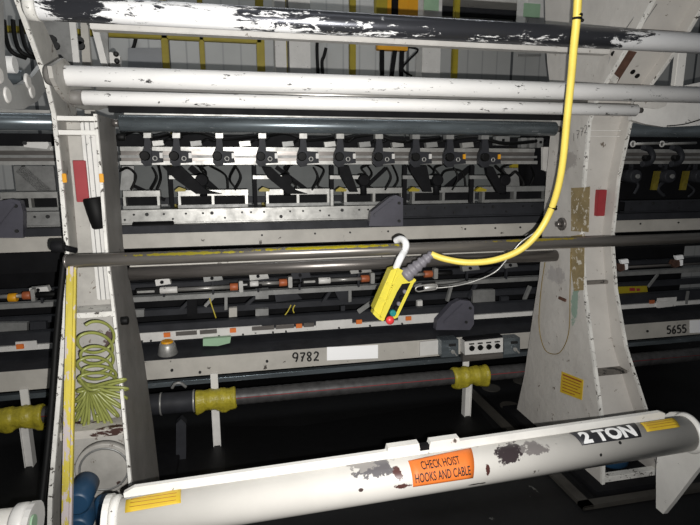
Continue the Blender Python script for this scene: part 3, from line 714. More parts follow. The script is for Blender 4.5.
for a, b, yt, yb, sl in ((327, 378, 347.3, 360.5, -.045), (690, 724, 320.5, 333, -.05)):
    q = [PY(x, y, 2.857) for x, y in ((a, yt), (b, yt + sl * (b - a)), (b, yb + sl * (b - a)), (a, yb))]
    MB().prism(q, (0, .004, 0)).build('bright_label', 'paper', nbm)['label'] = 'glaring blank white label'
mb = MB()
for x, y in ((172, 370), (267, 361), (200, 372), (424, 347), (432, 347), (647, 331)):
    p = PY(x, y, 2.86); MB().cyl((p.x, 2.865, p.z), (p.x, 2.852, p.z), .008, 10).build('bolt', 'ink', nbm)
# flange rail with orange labels
fr = thing('flange_rail', 'white flanged rail with small orange labels above the numbered beam', 'rail', (0, 3.0, zat(300, 331, 3.0)))
mb = MB(); hb(mb, XW0, XW1, 327, 331.5, 300, 3.0, .05, .001, True)
mb2 = MB(); hb(mb2, XW0, XW1, 316, 327, 300, 3.02, .06, .003, True); mb2.build('dark_web', 'dark', fr)
mb.build('flange', 'white_clean', fr)
for a, b, yy in ((140, 262, 0), (316, 352, 0), (398, 446, 0), (16, 37, 0), (657, 676, 0)):
    mid = (a + b) / 2; dy = -(mid - 300) * .068
    mb = MB(); zt = PY(mid, 322.5 + dy, 2.995).z; zb = PY(mid, 329.5 + dy, 2.995).z; zm = (zt + zb) / 2
    mb.box(XA(a, zm, 2.995), XA(b, zm, 2.995), 2.99, 3.0, zb, zt, .001); mb.build('tab', 'white_clean', fr)
for a, b in ((176, 197), (200, 217), (252, 274), (276, 294), (304, 314)):
    mid = (a + b) / 2; dy = -(mid - 300) * .068; mb = MB(); zt = PY(mid, 323.5 + dy, 2.985).z; zb = PY(mid, 327.5 + dy, 2.985).z
    mb.box(XA(a, zb, 2.985), XA(b, zb, 2.985), 2.982, 2.992, zb, zt, .001); mb.build('slot_cover', 'steel_dark', fr)
for x in (167, 233, 299, 359, 408.5, 20, 652):
    p = PY(x, 327 - (x - 300) * .068 - (1.2 if x > 100 else -.5), 2.983); MB().box(p.x - .018, p.x + .018, 2.978, 2.99, p.z - .013, p.z + .013, .001).build('orange_label', 'copper' if x > 600 else 'orange', fr)
mb = MB()
for x in (142, 151, 219, 243, 286, 273, 339, 370, 402): p = PY(x, 330.5 - (x - 300) * .068, 2.99); MB().cyl((p.x, 2.995, p.z), (p.x, 2.985, p.z), .006, 8).build('bolt', 'ink', fr)
# middle linkage rails
longbar('linkage_rail', 'grey rail carrying the air cylinders, below the steel pipe', 'rail', 289, 293.5, 300, 3.0, .05, 'alu_dull')
longbar('back_rail', 'dark grey rail low between linkage rail and flange rail', 'rail', 302, 307.5, 300, 3.12, .05, 'dark')
longbar('rear_rail', 'dim rail behind the air cylinders', 'rail', 277, 282, 300, 3.2, .05, 'dark')
# upper clamp rail
cr_ = thing('clamp_rail', 'silver double rail carrying the row of dark clamps', 'rail', (0, 3.0, zat(300, 166, 3.0)))
for yt, yb, Y, dep, m, nm in ((147.5, 151.5, 3.03, .03, 'alu', 'upper_strip'), (155.5, 158, 3.0, .03, 'alu_dull', 'rail_slot'), (161, 164.5, 2.99, .05, 'alu', 'lower_strip'), (151.5, 161, 3.035, .03, 'steel_dark', 'rail_core')):
    for a, b in ((XW0, -.62), (-.60, 1.85), (1.95, XW1)):
        mb = MB(); hb(mb, a, b, yt, yb, 300, Y, dep, .001, True); mb.build(nm, m, cr_)
longbar('cable_tray', 'black cable tray right behind the heads of the clamps', 'tray', 136, 147, 300, 3.12, .08, 'darker')
# segmented silver rail
for i, (a, b, lb) in enumerate(((0, 60, 'left of the left stand'), (123, 160, 'next to the left stand'), (178, 248, 'above the perforated channel'), (266, 330, 'middle of the row'), (344, 404, 'above the gusset'), (412, 475, 'dull, right of centre'), (482, 548, 'dark, next to the right stand'))):
    t = thing('window_rail', 'bright rail segment with dark openings beneath, ' + lb, 'rail', PY(a, 205, 3.1), 'bright rail segments')
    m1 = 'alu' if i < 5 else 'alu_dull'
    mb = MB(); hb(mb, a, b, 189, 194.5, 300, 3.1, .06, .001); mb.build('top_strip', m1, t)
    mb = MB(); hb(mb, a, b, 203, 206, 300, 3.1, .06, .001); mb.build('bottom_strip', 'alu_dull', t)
    n = max(2, int((b - a) / 28) + 1)
    for k in range(n):
        x = a + 1.5 + (b - a - 3) * k / (n - 1); mb = MB(); hb(mb, x - 1.3, x + 1.3, 194.5, 203, 300, 3.105, .05); mb.build('divider', m1, t)
    mb = MB(); hb(mb, a + 1, b - 1, 194.5, 203, 300, 3.15, .01); mb.build('back_panel', 'darker', t)
# perforated U channel
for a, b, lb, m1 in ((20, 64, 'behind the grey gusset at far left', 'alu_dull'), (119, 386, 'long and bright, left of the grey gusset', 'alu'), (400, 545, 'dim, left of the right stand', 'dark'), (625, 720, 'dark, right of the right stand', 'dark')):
    t = thing('perforated_channel', 'perforated metal channel above the beige beam, ' + lb, 'channel', PY(a, 222, 3.02), 'perforated channels')
    mb = MB(); hb(mb, a, b, 208, 220, 300, 3.02, .006, .001); hb(mb, a, b, 207, 208.5, 300, 3.0, .05); hb(mb, a, b, 219.5, 221, 300, 3.0, .05); mb.build('channel_web', m1, t)
    mb = MB(); x = a + 6; k = 0
    while x < b - 4:
        p = PY(x, 211 - (x - 300) * .022 + (0 if k % 4 else 5), 3.02); MB().cyl((p.x, 3.024, p.z), (p.x, 3.012, p.z), .006 + (.004 if k % 5 == 2 else 0), 8).build('bolt_hole', 'ink', t); x += 9 + 4 * ((k * 7) % 3); k += 1
# black motor under the channel near the left stand
t = thing('actuator', 'black cylindrical actuator under the perforated channel near the left stand', 'actuator', PY(150, 227, 2.99))
p0 = PY(133, 227, 2.96); p1 = PY(174, 225.5, 2.96); MB().cyl(p0, (p1.x, 2.96, p0.z), .028, 20, .004).build('body', 'black', t)
MB().cyl((p1.x, 2.96, p0.z), (p1.x + .16, 2.96, p0.z), .012, 12).build('rod', 'steel', t)

# ---- clamps
def clamp_parts(t, x, o, lit=True, tagc=None):
    ym = lambda y: y + (x - 300) * .004
    mb = MB(); mb.ppx([(x - 2.5, ym(138)), (x + 2.8, ym(138)), (x + 4, ym(148)), (x + 4.5, ym(158)), (x + 4, ym(166)), (x - 2, ym(167)), (x - 6, ym(163)), (x - 5.5, ym(154)), (x - 3, ym(147))], 2.955, .035)
    mb.build('arm', 'dark', t)
    mb = MB(); mb.ppx([(x - 3.5, ym(133.5)), (x + 4, ym(133.5)), (x + 4, ym(138.5)), (x - 3.5, ym(138.5))], 2.945, .05); mb.build('head', 'alu' if lit else 'alu_dull', t)  # unlit heads take a duller aluminium, dimness put into their colour
    mb = MB(); mb.ppx([(x + 2, ym(151)), (x + 15, ym(152)), (x + 16, ym(163)), (x + 2, ym(164))], 2.965, .03); mb.build('clamp_block', 'dark', t)
    c = PY(x - 1.5, ym(156.5), 2.955); MB().cyl(c, c + Vector((0, -.035, 0)), .025, 16, .004).build('knob', 'black', t)
    c = PY(x + 8, ym(159), 2.962); mb = MB(); mb.tube([c + Vector((.011 * cos(a * pi / 5), -.002, .011 * sin(a * pi / 5))) for a in range(10)], .0035, 6, 2, True); mb.build('ring_bolt', 'alu', t)
    p = PY(x + 14.2, ym(156), 2.96); MB().box(p.x - .008, p.x + .008, 2.955, 2.966, p.z - .014, p.z + .014, .001).build('marker', tagc or 'white_clean', t)
ordn = ['first', 'second', 'third', 'fourth', 'fifth', 'sixth', 'seventh', 'eighth', 'ninth', 'tenth']
cx = [147, 176, 219, 262, 303, 340, 379, 416, 450, 485]
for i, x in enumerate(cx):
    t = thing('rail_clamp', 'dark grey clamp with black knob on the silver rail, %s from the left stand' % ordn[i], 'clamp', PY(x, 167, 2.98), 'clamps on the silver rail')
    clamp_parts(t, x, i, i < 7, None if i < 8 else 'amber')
# extra small bits above each clamp: white blocks and fittings
for i, x in enumerate((158, 196, 245, 288, 330, 365, 398, 432, 468)):
    y = 144 + (x - 300) * .006
    t = thing('valve_fitting', 'small pale fitting with hose stub on the cable tray, between clamps %s' % ('%s and %s' % (ordn[i], ordn[i + 1])), 'fitting', PY(x, y + 4, 3.0), 'fittings between the clamps')
    mb = MB(); mb.ppx([(x - 6, y - 2), (x + 5, y - 3), (x + 6, y + 2), (x - 5, y + 3)], 2.99, .04); mb.build('block', 'alu' if i % 2 == 0 else 'alu_dull', t)
    MB().tube([PY(x + 5, y, 3.0), PY(x + 11, y - 4, 2.97), PY(x + 18, y - 2, 3.0), PY(x + 24, y - 6, 3.05)], .006, 7).build('hose_stub', 'black', t)
# hanging legs under clamps: dark wedge arms to the lower rail
wed = [((163, 167), (182, 167), (206, 190), (222, 194), (196, 194), (176, 180)), ((262, 167), (272, 168), (296, 190), (308, 194), (288, 194), (268, 178)), ((339, 166), (349, 166), (358, 192), (350, 192), (340, 175)),
       ((409, 166), (427, 166), (432, 192), (424, 192), (411, 172)), ((486, 166), (494, 168), (506, 192), (498, 193), (488, 176))]
lw = ['below the second clamp', 'below the fourth clamp', 'below the sixth clamp', 'below the eighth clamp', 'below the tenth clamp']
for q, lb in zip(wed, lw):
    tag(MB().ppx(q, 2.98, .03).build('wedge_bracket', 'darker'), 'black slanted arm reaching down to the rail, ' + lb, 'arm', 'slanted arms under the clamps')
# posts with white cross arms and black gear motors
for i, (x, xb, lb) in enumerate(((171, 184, 'leftmost'), (255, 278, 'second from left'), (332, 358, 'middle'), (405, 420, 'fourth from left'), (472, 482, 'rightmost'))):
    t = thing('feeder_post', 'thin dark post with a pale cross arm under the silver rail, ' + lb, 'post', PY(x, 207, 3.06), 'feeder posts')
    mb = MB(); hb(mb, x - 2, x + 2, 166, 206, 300, 3.06, .02, .001); mb.build('post', 'darker', t)
    if i == 2: 
        mb = MB(); hb(mb, x - 1.4, x + 1.4, 190, 207, 300, 3.05, .01); mb.build('bright_pin', 'alu', t)
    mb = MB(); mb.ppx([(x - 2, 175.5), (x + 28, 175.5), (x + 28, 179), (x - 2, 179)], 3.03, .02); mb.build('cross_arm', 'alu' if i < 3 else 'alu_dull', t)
    p = PY(x + 31, 180, 3.04); MB().cyl((p.x, 3.0, p.z), (p.x, 3.09, p.z), .035, 18, .005).cyl((p.x, 3.04, p.z), (p.x + .005, 3.04, p.z - .09), .02, 12).build('gear_motor', 'darker', t)
    MB().tube([PY(x + 34, 174, 3.02), PY(x + 30, 168, 3.04), PY(x + 42, 163, 3.06)], .006, 7).build('hose', 'black', t)
    MB().tube([PY(x - 18, 168, 3.06), PY(x - 14, 178, 3.05), PY(x - 20, 190, 3.07)], .006, 7).build('hose', 'black', t)
    mb = MB(); mb.ppx([(x + 4, 190), (x + 8, 187), (x + 15, 189.5), (x + 14, 191.5), (x + 4, 191.5)], 3.04, .03); mb.build('yellow_foot', 'yellow_wall' if i != 3 else 'yellow_wall', t)
# panels of the machine behind (grey plates between the rails)
for i, (q, lb) in enumerate(((((186, 180), (202, 180), (202, 192), (186, 192)), 'dark square plate behind the leftmost feeder post'), (((122, 166), (134, 166), (133, 192), (120, 190)), 'pale green plate next to the left stand'), (((505, 168), (518, 168), (520, 190), (507, 192)), 'grey plate beside the right stand, under the rail'))):
    tag(MB().ppx(q, 3.2, .02).build('back_plate', ['dark', 'alu_dull', 'alu_dull'][i]), lb, 'plate')
# white electrical blocks near right end
for i, (x, y, w_, h_, lb) in enumerate(((500, 141, 15, 9, 'pale terminal block above the tenth clamp'), (521, 143, 6, 10, 'white relay block, first of three near the right stand'), (529, 143, 6, 10, 'white relay block, second of three near the right stand'), (537, 143, 7, 10, 'grey relay block, third of three near the right stand'))):
    p = PY(x, y, 3.1); s_ = .0062
    t = thing('terminal_block', lb, 'electrical block', (p.x, 3.1, p.z - h_ * s_ / 2), 'terminal blocks')
    MB().box(p.x - w_ * s_ / 2, p.x + w_ * s_ / 2, 3.06, 3.11, p.z - h_ * s_ / 2, p.z + h_ * s_ / 2, .003).build('housing', 'alu_dull', t)
    MB().box(p.x - .008, p.x + .008, 3.055, 3.06, p.z - .004, p.z + .012).build('button', 'darker', t)
tag(MB().ppx([(543, 147), (551, 147), (551, 171), (559, 172), (558, 235), (547, 236), (548, 172), (543, 170)], 2.85, .02).build('end_plate', 'stand', None), 'flat grey end plate standing against the right stand behind the cable', 'plate')
tag(MB().ppx([(511, 138), (519, 138), (517, 201), (512, 201)], 3.48, .03).build('yellow_strut', 'yellow_wall', None), 'yellow strut deep behind the rail near the right stand', 'strut')
tag(MB().ppx([(462, 205), (512, 203), (512, 222), (462, 222)], 3.44, .02).build('pale_sheet', 'beige', None), 'pale sheet seen dimly behind the rails near the right stand', 'panel')

# ---- grey violet gussets
def gusset(px, Y, lb, dpx):
    t = thing('corner_gusset', lb, 'bracket', PY(px[0][0], px[0][1], Y), 'grey violet gussets')
    MB().ppx(px, Y, .05).build('gusset_plate', 'plum', t)
    MB().obox(PY(*dpx[0], Y - .008), PY(*dpx[1], Y - .008), .012, .02, .003).build('rib', 'plum', t)
    for x, y in dpx[2:]:
        c = PY(x, y, Y); MB().cyl(c, c + Vector((0, -.008, 0)), .009, 10).build('screw', 'ink', t)
gusset([(369, 226), (371, 212), (390, 197), (396, 195), (403, 198), (403, 226)], 2.88, 'dark grey angled gusset at the end of the bright channel', ((374, 216), (394, 200), (399, 203), (399, 221)))
gusset([(436, 330), (437, 321), (452, 304), (460, 300), (470, 301), (474, 307), (474, 324), (470, 330)], 2.88, 'dark grey angled gusset above the switch box', ((444, 323), (464, 304), (470, 308), (466, 322)))
gusset([(-6, 238), (-6, 202), (10, 199), (20, 201), (23, 212), (23, 238)], 2.9, 'dark grey angled gusset at the far left edge', ((-4, 226), (14, 203), (16, 206), (17, 231)))
# ---- air cylinders
def aircyl(x0, x1, xo, yy, lb, Y=2.93):
    dy = lambda x: yy - (x - 200) * .062
    z = PY((x0 + x1) / 2, dy((x0 + x1) / 2), Y).z
    X = lambda x: XA(x, z, Y)
    t = thing('air_cylinder', lb, 'air cylinder', (X(x0), Y, z), 'air cylinders')
    n = x1 - x0
    MB().obox((X(x0), Y, z), (X(x0 + n * .19), Y, z), .02, .034, .004).build('clevis', 'black', t)
    MB().obox((X(x0 + 1.5), Y - .012, z), (X(x0 + n * .15), Y - .012, z), .004, .012, .001).build('link_pin', 'alu', t)
    MB().cyl((X(x0 + n * .19), Y, z), (X(x0 + n * .33), Y, z), .019, 16, .003).build('nose', 'white_clean', t)
    MB().cyl((X(x0 + n * .33), Y, z), (X(xo - 3), Y, z), .011, 16).build('barrel', 'steel', t)
    MB().cyl((X(xo - 4), Y, z), (X(xo + 4), Y, z), .0215, 18, .002).build('collar', 'copper', t)['label'] = 'orange collar'
    MB().box(X(xo + 5), X(xo + 9), Y - .02, Y + .02, z - .03, z + .035, .003).build('bracket', 'alu', t)
    MB().cyl((X(xo + 9), Y, z), (X(x1), Y, z), .016, 14, .003).build('end_block', 'black', t)
    return t
aircyl(136, 262, 234, 288.5, 'long air cylinder with orange collar nearest the left stand')
aircyl(238, 300, 283, 287.5, 'short air cylinder with orange collar, second from the left stand')
aircyl(302, 388, 365, 288.5, 'air cylinder with orange collar left of the yellow hoist control')
aircyl(392, 452, 428, 288, 'air cylinder with orange collar right behind the hoist control')
aircyl(-40, 62, 27, 284.5, 'air cylinder with yellow and orange bands left of the left stand')
p = PY(13, 297.5, 2.93); tag(MB().cyl((p.x - .02, 2.93, p.z), (p.x + .02, 2.93, p.z), .023, 16, .002).build('yellow_band', 'amber'), 'yellow band around the air cylinder left of the left stand', 'band')
# second row of white link plates just above and dim plates below
k = 0
names = ['next to the left stand', 'left of the long cylinder collar', 'above the second collar', 'above the third cylinder', 'left of the hoist control', 'right of the hoist control', 'at the end near the right stand', 'far left behind the hose']
for (x, y, w_, h_, m), lb in zip(((162, 282, 14, 6, 'white_clean'), (212, 278, 18, 6, 'alu_dull'), (258, 276, 18, 7, 'alu'), (300, 275, 18, 7, 'dark'), (360, 271, 20, 4, 'alu'), (470, 268, 16, 5, 'alu_dull'), (510, 265, 12, 5, 'alu_dull'), (38, 290, 18, 5, 'white_clean')), names):
    t = thing('link_plate', 'small flat link plate over the air cylinders, ' + lb, 'plate', PY(x, y + h_ / 2, 2.98), 'link plates')
    MB().ppx([(x - w_ / 2, y - h_ / 2 + 1), (x + w_ / 2, y - h_ / 2 - 1), (x + w_ / 2 + 2, y + h_ / 2 - 1), (x - w_ / 2 + 1, y + h_ / 2 + 1)], 2.97, .04).build('plate', m, t)
    c = PY(x, y, 2.965); MB().cyl(c, c + Vector((0, -.01, 0)), .01, 8).build('screw', 'darker', t)
    MB().box(c.x - .006, c.x + .006, 3.0, 3.02, zat(300, 290, 3.0), c.z, 0).build('stem', 'dark', t)
# posts and plates in the lower dark gap
for i, (x, y0, y1, w_, m, lb) in enumerate(((192, 294, 316, 10, 'darker', 'black block behind, left of the yellow strings'), (226, 292, 310, 3, 'alu_dull', 'thin grey post below the second link plate'), (233, 308, 317, 8, 'beige', 'small pale tab with a hole above the orange label'),
        (262, 289, 299, 13, 'alu_dull', 'grey plate left of the dark hopper'), (262, 309, 316, 13, 'alu_dull', 'grey square plate right above the flange rail'), (350, 286, 302, 3, 'alu_dull', 'thin bracket post left of the hoist control'),
        (343, 306, 326, 4, 'dark', 'dark pin standing on the flange rail'), (484, 290, 303, 22, 'alu_dull', 'pale green-grey plate above the gusset'), (505, 297, 312, 8, 'dark', 'dark plate near the right stand'), (420, 301, 308, 5, 'white_clean', 'small white tab right of the red stop button'),
        (12, 323, 332, 30, 'alu_dull', 'grey plate at far left above the flange'), (38, 322, 332, 16, 'dark', 'dark folded plate at left behind the black hose'), (139, 310, 317, 10, 'alu_dull', 'grey block beside the left stand'))):
    mid = x; p0 = PY(x, y0, 3.08); p1 = PY(x, y1, 3.08)
    if i in (0, 2, 4, 6, 9, 12): sup = 'flange rail'
    tag(MB().ppx([(x - w_ / 2, y0 + .3), (x + w_ / 2, y0 - .3), (x + w_ / 2, y1 - .3), (x - w_ / 2, y1 + .3)], 3.075, .03).build('small_plate' if w_ > 4 else 'small_post', m), lb, 'plate' if w_ > 4 else 'post')
tag(MB().ppx([(274, 291), (294, 290), (302, 299), (276, 302)], 3.09, .06).build('hopper', 'dark'), 'dark trapezoid hopper behind the linkage rail', 'hopper')
tag(MB().ppx([(333, 288), (352, 286), (347, 301), (340, 302)], 3.09, .04).build('angled_bracket', 'dark'), 'dark angled bracket left of the hoist control', 'bracket')
tag(MB().obox(PY(358, 312, 3.0), PY(375, 300, 3.0), .01, .03, .002).build('slanted_bar', 'alu_dull'), 'short slanted grey bar left of the hoist control', 'bar')
for pts_, lb in ((((208, 292), (211, 303), (216, 318)), 'yellow string hanging at left, long'), (((291, 305), (288, 311), (285, 315)), 'short yellow string, left one of the two'), (((295, 305), (293, 309), (294, 313)), 'short yellow string, right one of the two')):
    tag(MB().tube([PY(x, y, 3.06) for x, y in pts_], .004, 6).build('yellow_string', 'yellow_old'), lb, 'string')
# machine interior behind everything
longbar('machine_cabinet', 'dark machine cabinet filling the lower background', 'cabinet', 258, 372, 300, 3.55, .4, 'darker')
longbar('interior_tube', 'dark tube high behind the clamps', 'tube', 196, 202, 300, 3.5, .05, 'dark')
for x0, y0, x1, y1, Y, r, lb in ((190, 167, 232, 205, 3.49, .02, 'black belt slanting down behind the third clamp'), (276, 167, 320, 200, 3.49, .014, 'black belt slanting down behind the fifth clamp'), (352, 200, 386, 168, 3.49, .012, 'thin belt rising behind the seventh clamp'), (432, 200, 470, 168, 3.49, .02, 'dim belt rising behind the ninth clamp'), (20, 168, 62, 205, 3.49, .03, 'black belt left of the left stand'), (125, 182, 165, 200, 3.49, .01, 'thin black belt next to the left stand')):
    tag(MB().obox(PY(x0, y0, Y), PY(x1, y1, Y), .02, r * 2).build('drive_belt', 'darker'), lb, 'belt', 'slanting drive belts')
for i, pts_ in enumerate((((158, 165), (161, 178), (157, 190)), ((236, 168), (230, 180), (240, 192)), ((310, 165), (324, 170), (318, 186), (330, 190)), ((392, 166), (398, 180), (390, 192)), ((440, 192), (444, 172), (462, 172), (466, 190)), ((210, 168), (226, 176), (228, 192)))):
    tag(MB().tube([PY(x, y - (2 if k == 0 else 0), 3.04 if k == 0 else 3.14) for k, (x, y) in enumerate(pts_)], .006, 7).build('air_hose', 'black'), 'thin black air hose looping behind the clamps, below %s clamp' % ['the first', 'the third', 'the fifth', 'the seventh', 'the ninth', 'the second'][i], 'hose', 'thin air hoses')

# ---- low pipe with yellow tape and supports
zp = zat(300, 391, 2.80)
lp_ = thing('ribbed_pipe', 'grimy ribbed pipe along the machine foot wrapped with yellow tape', 'pipe', (0, 2.80, zp))
prof = []; n = 220; Lp = XW1 - XW0
for k in range(n + 1):
    t_ = k / n; prof.append((t_, .044 + (.0022 if k % 2 else 0)))
MB().lathe((XW0, 2.80, zp), (XW1, 2.80, zp), prof, 20).build('pipe', 'ribbed', lp_)
MB().cyl((XW0, 2.756, zp + .012), (XW1, 2.756, zp + .012), .0022, 6).build('red_wire', 'maroon', lp_)
for a, b, nm in ((-12, 44, 'left'), (195, 236, 'middle'), (452, 487, 'right')):
    yy = 391 - ((a + b) / 2 - 300) * .09
    X0 = XA(a, zp, 2.8); X1 = XA(b, zp, 2.8)
    mb = MB(); N = 30; prof = []
    mb.lathe((X0, 2.80, zp), (X1, 2.80, zp), [(k / N, .054 + .003 * sin(k * .7) + .004 * random.random() - (.006 if k in (0, N) else 0)) for k in range(N + 1)], 28)
    for v in mb.b.verts:
        if v.co.z < zp - .03: v.co.z -= .012 + .012 * sin(v.co.x * 40) ; v.co.x += .006 * sin(v.co.y * 130)
    mb.build('tape_wrap', 'tape', lp_)['label'] = 'yellow tape wrap'
for x, y, lb in ((30, 466, 'left, beneath the tape beside the black hose'), (217.5, 443, 'under the middle tape wrap'), (461.5, 412, 'under the tape wrap beside the right stand')):
    p = PZ(x, y, 0.0)
    t = thing('support_post', 'white post carrying the ribbed pipe, ' + lb, 'post', (p.x, 2.82, .0), 'pipe support posts')
    MB().box(p.x - .019, p.x + .019, 2.80, 2.83, 0, zp - .035, .002).build('post', 'white_clean', t)
    MB().box(p.x - .021, p.x - .017, 2.79, 2.84, 0, zp - .035).box(p.x + .017, p.x + .021, 2.79, 2.84, 0, zp - .035).build('flange', 'white_clean', t)
    MB().box(p.x - .02, p.x + .02, 2.845, 2.86, zp + .02, zp + .13, .002).build('hanger', 'white', t)
# bluish bars below the numbered beam
longbar('blue_grey_bar', 'blue-grey steel bar right under the numbered beam', 'bar', 371, 375.5, 300, 2.92, .04, 'roller_dark')
# coupling at left of the pipe
t = thing('pipe_coupling', 'grey pipe coupling with white rings next to the left stand', 'coupling', PY(140, 410, 2.78))
X0 = XA(133, zp, 2.78)
MB().cyl((X0, 2.80, zp), (XA(196, zp, 2.78), 2.80, zp), .058, 28, .004).build('sleeve', 'dark', t)
for x in (160, 193):
    xx = XA(x, zp, 2.78); MB().cyl((xx, 2.80, zp), (xx + .009, 2.80, zp), .062, 28).build('ring', 'alu', t)
MB().tube([PY(172, 388, 2.74), PY(175, 384, 2.73), PY(180, 383, 2.73), PY(186, 387, 2.74)], .008, 8).build('handle', 'alu_dull', t)
# things on the dark beam top
t = thing('cone_cup', 'pale grey tapered cup with yellow top on the beam beside the left stand', 'cup', PY(166, 354, 2.93))
p = PY(168, 355, 2.93); MB().lathe((p.x, 2.93, p.z), (p.x, 2.93, p.z + .075), [(0, .05), (.15, .055), (.8, .045), (1, .038)], 24).build('cup', 'alu', t)
MB().cyl((p.x, 2.93, p.z + .07), (p.x, 2.93, p.z + .085), .033, 24, .003).build('cap', 'amber', t)
tag(MB().ppx([(203, 339), (231, 337), (230, 343), (218, 346), (203, 346)], 2.95, .03).build('green_block', 'greenlab'), 'pale green block under the flange rail', 'block')
# switch box cluster
t = thing('switch_box', 'white box with four black rotary knobs on the numbered beam', 'switch box', PY(484, 356, 2.80))
mb = MB(); mb.ppx([(464.5, 342), (503, 338), (503, 352), (465, 355)], 2.79, .07); mb.build('housing', 'white_clean', t)
mb = MB(); mb.ppx([(466, 339.5), (502, 335.5), (503, 338), (465, 342)], 2.80, .05); mb.build('top', 'darker', t)
for x, y in ((471.5, 348), (480, 347.3), (488.5, 346.6), (497, 345.8)):
    c = PY(x, y, 2.79); mb = MB(); mb.cyl(c, c + Vector((0, -.012, 0)), .017, 18, .002); mb.obox(c + Vector((-.010, -.018, -.010)), c + Vector((.010, -.018, .010)), .016, .007, .001); mb.build('knob', 'black', t)
    q = PY(x, y - 4.2, 2.79); MB().box(q.x - .016, q.x + .016, 2.785, 2.791, q.z - .004, q.z + .004).build('name_strip', 'ink', t)
mb = MB(); mb.ppx([(463, 352), (503, 351), (503, 358), (463, 362)], 2.82, .04); mb.build('mount', 'steel_dark', t)
for x, y, w_, h_, lb in ((450, 349, 17, 17, 'grey junction box left of the white switch box'), (512, 346.5, 16, 16, 'grey junction box between the switch box and the right stand')):
    t = thing('junction_box', lb, 'junction box', PY(x, y + h_ / 2, 2.80), 'junction boxes')
    MB().ppx([(x - w_ / 2, y - h_ / 2), (x + w_ / 2, y - h_ / 2 - 1), (x + w_ / 2, y + h_ / 2 - 1), (x - w_ / 2, y + h_ / 2)], 2.79, .08).build('housing', 'roller_dark', t)
    c = PY(x + 2, y + 2, 2.79); MB().cyl(c, c + Vector((0, -.02, 0)), .012, 12).obox(c + Vector((-.01, -.025, .015)), c + Vector((.02, -.03, -.02)), .008, .008).build('latch', 'alu', t)
    MB().ppx([(x - 1, y - 5), (x + 6, y - 5.4), (x + 6, y - 2.8), (x - 1, y - 2.4)], 2.787, .006).build('slot', 'ink', t)
p = PY(432, 346, 2.85); tag(MB().ppx([(420, 342), (439, 340), (439, 354), (420, 356)], 2.845, .012).build('cover_plate', 'white_clean'), 'white cover plate with a screw left of the grey junction box', 'plate')

# dark frame leg under the middle bay near the left stand
tag(MB().ppx([(176, 424), (181, 419), (186, 424), (186, 476), (176, 478)], 2.7, .05).build('floor_bracket', 'dark'), 'dark upright floor bracket right of the left stand', 'bracket')

# ================================================================== RIGHT BAY
for i, (x, lb) in enumerate(((647, 'left one in the right bay'), (676, 'right one in the right bay'))):
    t = thing('curved_clamp', 'dark grey curved clamp on the rail, ' + lb, 'clamp', PY(x, 167, 2.95), 'curved clamps of the right bay')
    MB().tube([PY(x - 4, 147, 2.95), PY(x + 3, 150, 2.95), PY(x + 5.5, 157, 2.95), PY(x + 2, 163, 2.95), PY(x - 5, 164, 2.95)], .020, 10).build('jaw', 'dark', t)
    c = PY(x - 3, 158, 2.95); MB().cyl(c, c + Vector((0, -.04, 0)), .018, 14).build('knob', 'black', t)
    MB().cyl(PY(x - 14, 144, 2.93), PY(x + 20, 143, 2.93), .009, 10).build('rod', 'alu', t)
    MB().tube([PY(x - 14, 144, 2.925) + Vector((.016 * cos(a * pi / 5), 0, .016 * sin(a * pi / 5))) for a in range(10)], .005, 6, 2, True).build('eye', 'white_clean', t)
    MB().ppx([(x + 9, 171), (x + 14, 171), (x + 10, 190), (x + 5, 190)], 3.05, .02).build('yellow_foot', 'yellow_dim', t)
for x, y, lb in ((624, 264, 'left one'), (679, 260, 'right one')):
    t = thing('reflector_clip', 'shiny white and brown clip in the dark right bay, ' + lb, 'clip', PY(x, y, 2.9), 'clips of the right bay')
    MB().ppx([(x - 3.5, y - 4), (x + 4, y - 5), (x + 5, y - 1), (x - 2, y)], 2.9, .02).ppx([(x + 1, y), (x + 4, y), (x + 4, y + 5), (x + 2, y + 6)], 2.9, .01).build('clip', 'paper', t)
    MB().ppx([(x - 5, y + 0), (x + 1, y), (x + 1, y + 6), (x - 4, y + 8), (x - 7, y + 4)], 2.905, .03).build('holder', 'rust', t)
t = thing('yellow_tag', 'yellow plate with red marks in the dark right bay', 'plate', PY(634, 294, 3.1))
MB().ppx([(617, 287), (647, 286), (648, 294), (617, 295)], 3.1, .01).build('plate', 'yellow_wall', t)
MB().ppx([(630, 288), (635, 288), (635, 291), (630, 291)], 3.095, .006).ppx([(637, 288.5), (640, 288.5), (640, 291), (637, 291)], 3.095, .006).build('mark', 'maroon', t)
tag(MB().obox(PY(648, 287, 3.05), PY(658, 274, 3.05), .01, .02, .002).build('slanted_bar', 'alu_dull'), 'slanted grey bar rising above the yellow plate', 'bar')
tag(MB().obox(PY(686, 304, 3.0), PY(688, 291, 3.0), .012, .02, .002).build('short_post', 'alu_dull'), 'short pale post on the flange rail at the right edge', 'post')
tag(MB().ppx([(658, 302), (668, 301.5), (676, 306), (658, 308)], 2.98, .02).build('white_tab', 'white_clean'), 'folded white tab beside the orange label in the right bay', 'tab')

